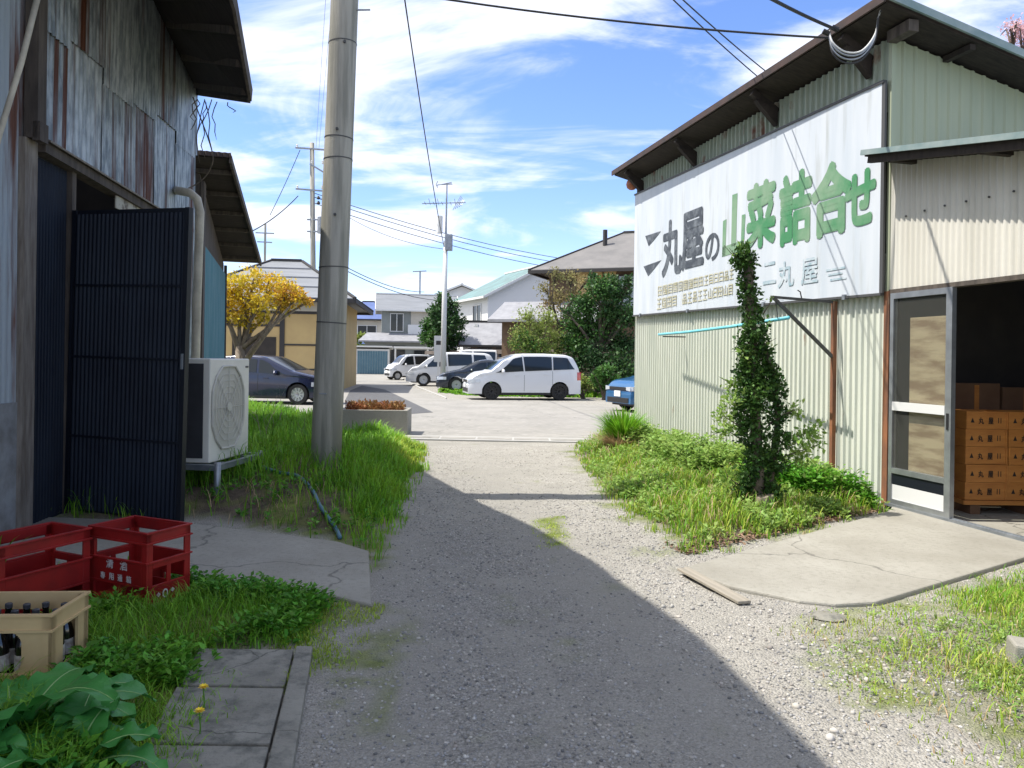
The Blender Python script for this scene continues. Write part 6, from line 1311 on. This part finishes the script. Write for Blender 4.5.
# grey two storey house
def grey_house():
    D_ = 76.0; a = P(381, 370, D_)
    h = house('grey_house', 'grey rendered two storey house with recessed balcony behind the slate blue shed', (a.x, D_), R(10), 7.2, 6.0, 6.4, 7.9, 'roofsilver', 'greywall', 'x', .6, trim='wtrim')
    win(h, FR(0), .9, 4.1, 1.2, 1.7); win(h, FR(0), 4.9, 4.4, 1.0, 1.1)
    b = MB(); b.box((2.9, -.06, 4.7), (4.8, -.01, 6.2)); b.build('balcony_recess', 'creamwall', h)
    b = MB(); b.box((2.6, -.35, 3.7), (5.1, -.02, 4.75)); b.build('balcony_parapet', 'wtrim', h)
    b = MB(); b.slab([(-2.2, -3.2, 3.05), (6.2, -3.2, 3.05), (6.2, -.02, 3.9), (-1.4, -.02, 3.9)], .14); b.build('lower_roof', 'roofgrey', h)
    b = MB(); b.box((-1.6, -2.4, 0), (6.0, -.02, 2.95)); b.build('ground_floor', 'greywall', h)
    win(h, ((-1.6, -2.4, 0), (1, 0, 0), (0, -1, 0)), 2.2, .5, 1.6, 2.0, 'trim'); win(h, ((-1.6, -2.4, 0), (1, 0, 0), (0, -1, 0)), 4.8, .9, 1.6, 1.2, 'trim')
    h2 = house('grey_gable_house', 'pale gable of the taller house rising behind the grey house', (P(422, 370, 82).x, 82), R(0), 8.4, 6, 7.6, 9.3, 'roofsilver', 'white', 'y', .5, trim='wtrim')
grey_house()
def garage():
    D_ = 64.0; a = P(347, 370, D_); t = thing('garage_shed', 'slate blue shuttered shed with pale side wall at the end of the road', 'shed', (a.x, D_, 0), R(8))
    MB().box((0, 0, 0), (3.5, 3, 2.15)).build('wall', 'wtrim', t); b = MB()
    for k in range(12): b.box((.85 + k * .21, -.06, .05), (.85 + k * .21 + .19, -.002, 1.98))
    b.build('shutter', 'garageblue', t); MB().slab([(-.2, -.3, 2.42), (3.75, -.3, 2.42), (3.75, 3.1, 2.25), (-.2, 3.1, 2.25)], .12).build('roof', 'wtrim', t)
    t = thing('carport', 'pale flat carport frame right of the slate blue shed', 'carport', (a.x + 3.9, D_ + .6, 0), R(8))
    MB().slab([(-.1, -.3, 2.4), (5.6, -.3, 2.4), (5.6, 3.4, 2.35), (-.1, 3.4, 2.35)], .16).build('roof', 'wtrim', t)
    for x in (.05, 2.8, 5.4):
        for y in (-.15, 3.2): MB().box((x - .06, y - .06, 0), (x + .06, y + .06, 2.28)).build('post', 'wtrim', t)
garage()
def white_house():
    D_ = 56.0; a = P(487, 370, D_)
    h = house('white_house', 'white two storey house with verdigris green roof behind the parked cars', (a.x, D_), R(24), 8.8, 6.5, 6.2, 8.5, 'roofteal', 'white', 'y', .5, trim='wtrim')
    win(h, LF(6.5), 3.6, 4.0, 1.6, 1.5); win(h, FR(0), 2.8, 4.3, 1.9, 1.2, 'trim'); win(h, FR(0), 3.0, 1.0, 1.6, 1.2, 'trim')
    
    a2 = P(470, 370, 50)
    t = house('tiled_annex', 'low dark house with grey tiled roof in front of the white house', (a2.x, 50.5), R(-3), 6.4, 4.5, 2.65, 3.9, 'roofgrey', 'brownwall', 'x', .7)
    b = MB()
    for x in (.5, 1.7, 2.9, 4.1, 5.3): b.box((x, -.05, .3), (x + .9, -.004, 2.3))
    b.build('lattice_doors', 'interior', t)
    a3 = P(462, 370, 52); 
    t = house('green_porch', 'small white porch with green gable roof left of the low tiled house', (a3.x, 52.6), R(-10), 2.0, 2.0, 2.9, 3.6, 'roofteal', 'white', 'y', .35, trim='wtrim')
white_house()
def brown_house():
    D_ = 42.0; a = P(548, 370, D_)
    h = hip_house('timber_house', 'large two storey house with broad grey roof and ochre timber wall behind the trees', (a.x, D_), R(-20), 13, 8, 6.35, 9.0, 4.2, 'roofbrown', 'brownwall', .9)
    b = MB()
    for k in range(3): b.box((1.6 + k * .75, -.06, 3.8), (2.25 + k * .75, -.002, 6.3))
    b.build('ochre_panels', 'yellowwall', h)
    for x in (3.9, 5.4): win(h, FR(0), x, 4.3, 1.2, 1.7, 'trim', 'glasspale')
    b = MB(); b.tube([(2.6, 2.2, 7.2), (2.6, 2.2, 8.9)], .13, 8); b.build('chimney_pipe', 'trim', h)
    b = MB(); b.slab([(-2.6, -2.6, 3.6), (3.4, -2.6, 3.6), (3.4, -.02, 4.7), (-2.6, -.02, 4.7)], .15); b.build('lower_roof', 'roofgrey', h)
    b = MB(); b.box((-2.0, -2.0, 0), (3.2, -.02, 3.5)); b.build('ground_floor', 'brownwall', h)
brown_house()
# distant houses closing the horizon on both sides
for i, (px, d, w, hh, rf, wl, lab) in enumerate(((372, 125, 12, 5, 'roofgrey', 'creamwall', 'far pale house glimpsed left of the grey house'), (640, 60, 14, 5.2, 'roofgrey', 'brownwall', 'brown house hidden behind the warehouse'), (60, 55, 12, 4.6, 'roofgrey', 'creamwall', 'house beyond the yellow house, behind the sheds'), (455, 110, 13, 5.5, 'roofgrey', 'white', 'far white house behind the row of cars'))):
    h = house('distant_house', lab, (P(px, 365, d).x, d), R(3 * i), w, 8, hh, hh + 2, rf, wl, 'x', .5)
    win(h, FR(0), 2, 1.2, 1.6, 1.2); win(h, FR(0), 6, 1.2, 1.6, 1.2)
# fences
def rail_fence(name, label, a, b, h, n, m='fence', rails=5):
    a = Vector(a); b = Vector(b); t = thing(name, label, 'fence', tuple(a), 0); d = b - a
    for i in range(n + 1): p = d * i / n; MB().box((p.x - .05, p.y - .05, 0), (p.x + .05, p.y + .05, h)).build('post', m, t)
    q = MB()
    for k in range(rails): z = .15 + (h - .2) * k / (rails - 1); q.bar(Vector((0, -.07, z)), d + Vector((0, -.07, z)), .03, (h / rails) * .62)
    q.build('rails', m, t)
rail_fence('slat_fence', 'dark brown slatted fence behind the parked cars', (P(462, 370, 47).x, 47.5, 0), (P(572, 370, 38).x, 38, 0), 1.95, 8)
rail_fence('low_fence', 'low brown fence left of the conifer', (P(425, 370, 55).x, 55, 0), (P(462, 370, 47.8).x, 47.8, 0), 1.9, 4)
rail_fence('board_fence', 'weathered board fence under the evergreen tree', (P(575, 370, 34).x, 34.5, 0), (P(640, 370, 33).x + 1, 33.5, 0), 1.6, 5)
def signboard():
    x = P(443, 380, 37.5).x; t = thing('white_signboard', 'narrow upright white signboard beside the thin pole', 'signboard', (x - .25, 37.6, 0), 0)
    MB().box((-.22, -.05, 1.3), (.22, .05, 2.6)).build('board', 'wtrim', t); MB().box((-.05, -.03, 0), (.05, .03, 1.3)).build('post', 'wtrim', t)
    q = MB(); put_text(q, 'P', (-.1, -.054, 2.1), (.2, 0, 0), (0, 0, .3), .02) if False else q.box((-.12, -.056, 2.15), (.12, -.052, 2.35)); q.build('dark_marking', 'trim', t)
signboard()

# ------------------------------------------------------------------ distant poles and aerials
def thin_pole():
    d = 35.7; b = P(442.5, 392, d); top = P(447, 183, d); t = thing('thin_pole', 'thin pale steel pole with television aerial beside the parked cars', 'pole', (b.x, d, 0), 0); v = Vector((top.x - b.x, 0, top.z)); at_ = lambda z: v * (z / v.z)
    MB().tube([at_(-.1), at_(4), at_(7)], [.13, .12, .09], 12).build('pole_shaft', 'wtrim', t, smooth=True); MB().tube([at_(7), at_(top.z)], [.05, .03], 8).build('mast', 'steel', t)
    z1 = P(446, 240, d).z; MB().box((at_(z1).x - .02, -.2, z1 - .5), (at_(z1).x + .32, .1, z1 + .25)).build('junction_box', 'steel', t, bevel=.02)
    z1 = P(446, 226, d).z; MB().tube([(at_(z1).x - .3, -.05, z1 - .35), (at_(z1).x - .3, -.05, z1 + .45)], .14, 10).build('antenna_drum', 'wtrim', t)
    q = MB()
    z = P(447, 204, d).z; q.bar((at_(z).x - 1.15, 0, z), (at_(z).x + .9, 0, z + .08), .035)
    for k in range(9): x = -1.0 + k * .2; q.bar((at_(z).x + x, -.35, z + .02 + .15 * (k % 2)), (at_(z).x + x, .35, z + .02), .02); 
    for k in range(5): q.bar((at_(z).x + .3 + .1 * k, -.0, z - .28 + .05 * k), (at_(z).x + .65 + .04 * k, .25, z + .45 - .05 * k), .02)
    q.build('aerial', 'steel', t)
    q = MB(); z = P(447, 185, d).z
    for k in (-.35, -.15, .1): q.bar((at_(z).x - .45, k, z + k * .3), (at_(z).x + .25, k, z + .05), .025)
    q.tube([(at_(z).x - .42, -.1, z + .15), (at_(z).x - .5, -.1, z), (at_(z).x - .42, -.1, z - .15)], .02, 5); q.build('upper_aerial', 'steel', t)
thin_pole()
def line_pole():
    d = 45.0; b = P(314, 380, d); ztop = P(314, 143, d).z; t = thing('power_line_pole', 'distant grey power line pole with crossarms and transformer left of the big pole', 'utility pole', (b.x, d, 0), 0); v = Vector((P(312, 143, d).x - b.x, 0, ztop)); at_ = lambda z: v * (z / v.z)
    MB().tube([at_(0), at_(7), at_(ztop)], [.19, .16, .13], 12).build('pole_shaft', 'pole', t, smooth=True)
    for (py, x0, x1) in ((149, -.95, .95), (190, -.95, .75), (165, -.1, .8)):
        z = P(312, py, d).z; c = at_(z); MB().bar(c + Vector((x0, -.12, .03)), c + Vector((x1, -.12, -.08 if py != 165 else -.5)), .09).build('crossarm', 'steel', t)
        for k in (x0 + .1, x1 - .15): MB().lathe([(.05, 0), (.07, .05), (.04, .1), (.07, .15), (.03, .2)], 8, Matrix.Translation(c + Vector((k, -.12, .04)))).build('insulator', 'wtrim', t)
    z = P(312, 225, d).z; MB().tube([at_(z) + Vector((.55, -.1, -.5)), at_(z) + Vector((.55, -.1, .45))], .24, 14).build('transformer', 'steel', t)
    MB().bar(at_(z + .3) + Vector((-.3, -.1, 0)), at_(z + .3) + Vector((.5, -.1, 0)), .08).build('transformer_bracket', 'steel', t); MB().bar(at_(z - .4) + Vector((-.3, -.1, 0)), at_(z - .4) + Vector((.5, -.1, 0)), .08).build('transformer_bracket', 'steel', t)
    for py in (200, 205): z = P(312, py, d).z; MB().lathe([(.05, 0), (.12, .06), (.05, .2)], 8, Matrix.Translation(at_(z) + Vector((.4, -.2, 0)))).build('insulator', 'black', t)
    q = P(265, 250, 62); t = thing('crossarm_mast', 'small distant pole with crossarms above the yellow house roof', 'pole', (q.x, 62, 0), 0); zt_ = P(265, 224, 62).z
    MB().tube([(0, 0, 0), (0, 0, zt_)], [.12, .09], 8).build('pole_shaft', 'pole', t)
    for py, w in ((233, .75), (242, .6)): z = P(265, py, 62).z; MB().bar((-w, -.1, z), (w, -.1, z - .05), .09).build('crossarm', 'steel', t)
    q = P(420, 280, 95); t = thing('rooftop_aerial', 'distant pole with flat aerial above the grey house', 'aerial', (q.x, 95, 0), 0); zt_ = P(420, 271, 95).z
    MB().tube([(0, 0, 0), (0, 0, zt_)], .10, 8).build('pole_shaft', 'steel', t); MB().bar((-.9, -.1, zt_ - .1), (.8, -.1, zt_), .12).build('crossarm', 'steel', t)
line_pole()
def sag(a, b, s, n=14):
    a = Vector(a); b = Vector(b); return [a.lerp(b, i / n) - Vector((0, 0, s * 4 * (i / n) * (1 - i / n))) for i in range(n + 1)]
def wire(label, a, b, s, r=.012): o = MB().tube(sag(a, b, s), r, 5).build('overhead_cable', 'cable', smooth=True); tag(o, label, 'cable')
wire('black cable dropping steeply from the sky to the thin pole', P(403, -12, 15), P(444, 247, 35.6), .25, .016)
wire('black cable running from the big pole to the warehouse roof corner', P(352, -16, 8.5), P(832, 38, 8.15), .08, .012)
wire('left of the two thin cables coming down to the warehouse eave', P(655, -18, 8.0), P(757, 76, 10.4), .02, .008)
wire('right of the two thin cables coming down to the warehouse eave', P(668, -14, 8.0), P(768, 73, 10.3), .02, .008)
wire('thick twisted cable leading to the warehouse roof corner', P(745, -16, 6.8), P(838, 30, 8.1), .02, .018)
for k, (y0, y1) in enumerate(((193, 247), (197, 252), (203, 258))): wire('%s of three long power lines behind the thin pole' % ['topmost', 'middle', 'lowest'][k], P(314, y0, 45), P(660, y1 + 22, 62), .9, .022)
wire('sagging cable from behind the big pole to the thin pole', P(318, 196, 44.5), P(443, 249, 35.6), .55, .014)
wire('upper of two cables running from behind the big pole to the grey house', P(330, 258, 44), P(424, 292, 74), .5, .028)
wire('lower of two cables running from behind the big pole to the grey house', P(330, 262, 44), P(452, 300, 72), .7, .028)
wire('cable from the distant line pole down to the left', P(298, 196, 44.9), P(236, 238, 38), .3, .03)
wire('steep guy cable on the left of the distant line pole', P(300, 150, 44.9), P(270, 215, 46), .1, .02)
wire('left of two thin lines rising from the distant line pole', P(316, 148, 44.9), P(327, -20, 30), -.1, .007)
wire('right of two thin lines rising from the distant line pole', P(319, 148, 44.9), P(334, -20, 30), -.1, .007)
def wire_bundle():
    t = thing('cable_bundle', 'looped grey service cables with insulators under the warehouse roof corner', 'cables', tuple(P(850, 30, 8.05)), 0); o = t.location.copy()
    for k, (off, m) in enumerate(((0, 'steel'), (4, 'steel'), (8, 'cable'), (-3, 'wtrim'))):
        pts = [P(829, 32 + off * .3, 8.05), P(833, 46 + off, 8.0), P(846, 55 + off, 8.0), P(862, 53 + off * .8, 8.0), P(875, 36 + off * .5, 8.0), P(879, 15, 7.95), P(884, 3 + off * .3, 7.9)]; out = []
        for i in range(len(pts) - 1):
            p0, p1, p2, p3 = pts[max(i - 1, 0)], pts[i], pts[i + 1], pts[min(i + 2, len(pts) - 1)]
            for q in range(6): u = q / 6; out.append(.5 * ((2 * p1) + (p2 - p0) * u + (2 * p0 - 5 * p1 + 4 * p2 - p3) * u * u + (3 * p1 - p0 - 3 * p2 + p3) * u ** 3) - o)
        out.append(pts[-1] - o); MB().tube(out, .010, 6).build('service_cable', m, t, smooth=True)
    for (px, py) in ((829, 34), (838, 30)): MB().tube([P(px - 6, py - 3, 8.05) - o, P(px, py, 8.05) - o], .028, 8).build('insulator', 'black', t)
wire_bundle()
def dangling_twig():
    pts = [P(193, 97, 9.9), P(199, 114, 10.0), P(208, 138, 10.1), P(213, 158, 10.2), P(208, 173, 10.3), P(198, 183, 10.3), P(187, 189, 10.2)]
    curve_obj('loose_wire', pts, .008, 'bark', 'thin loose wire dangling from the shed roof to the duct', 'wire', sub=6)
dangling_twig()
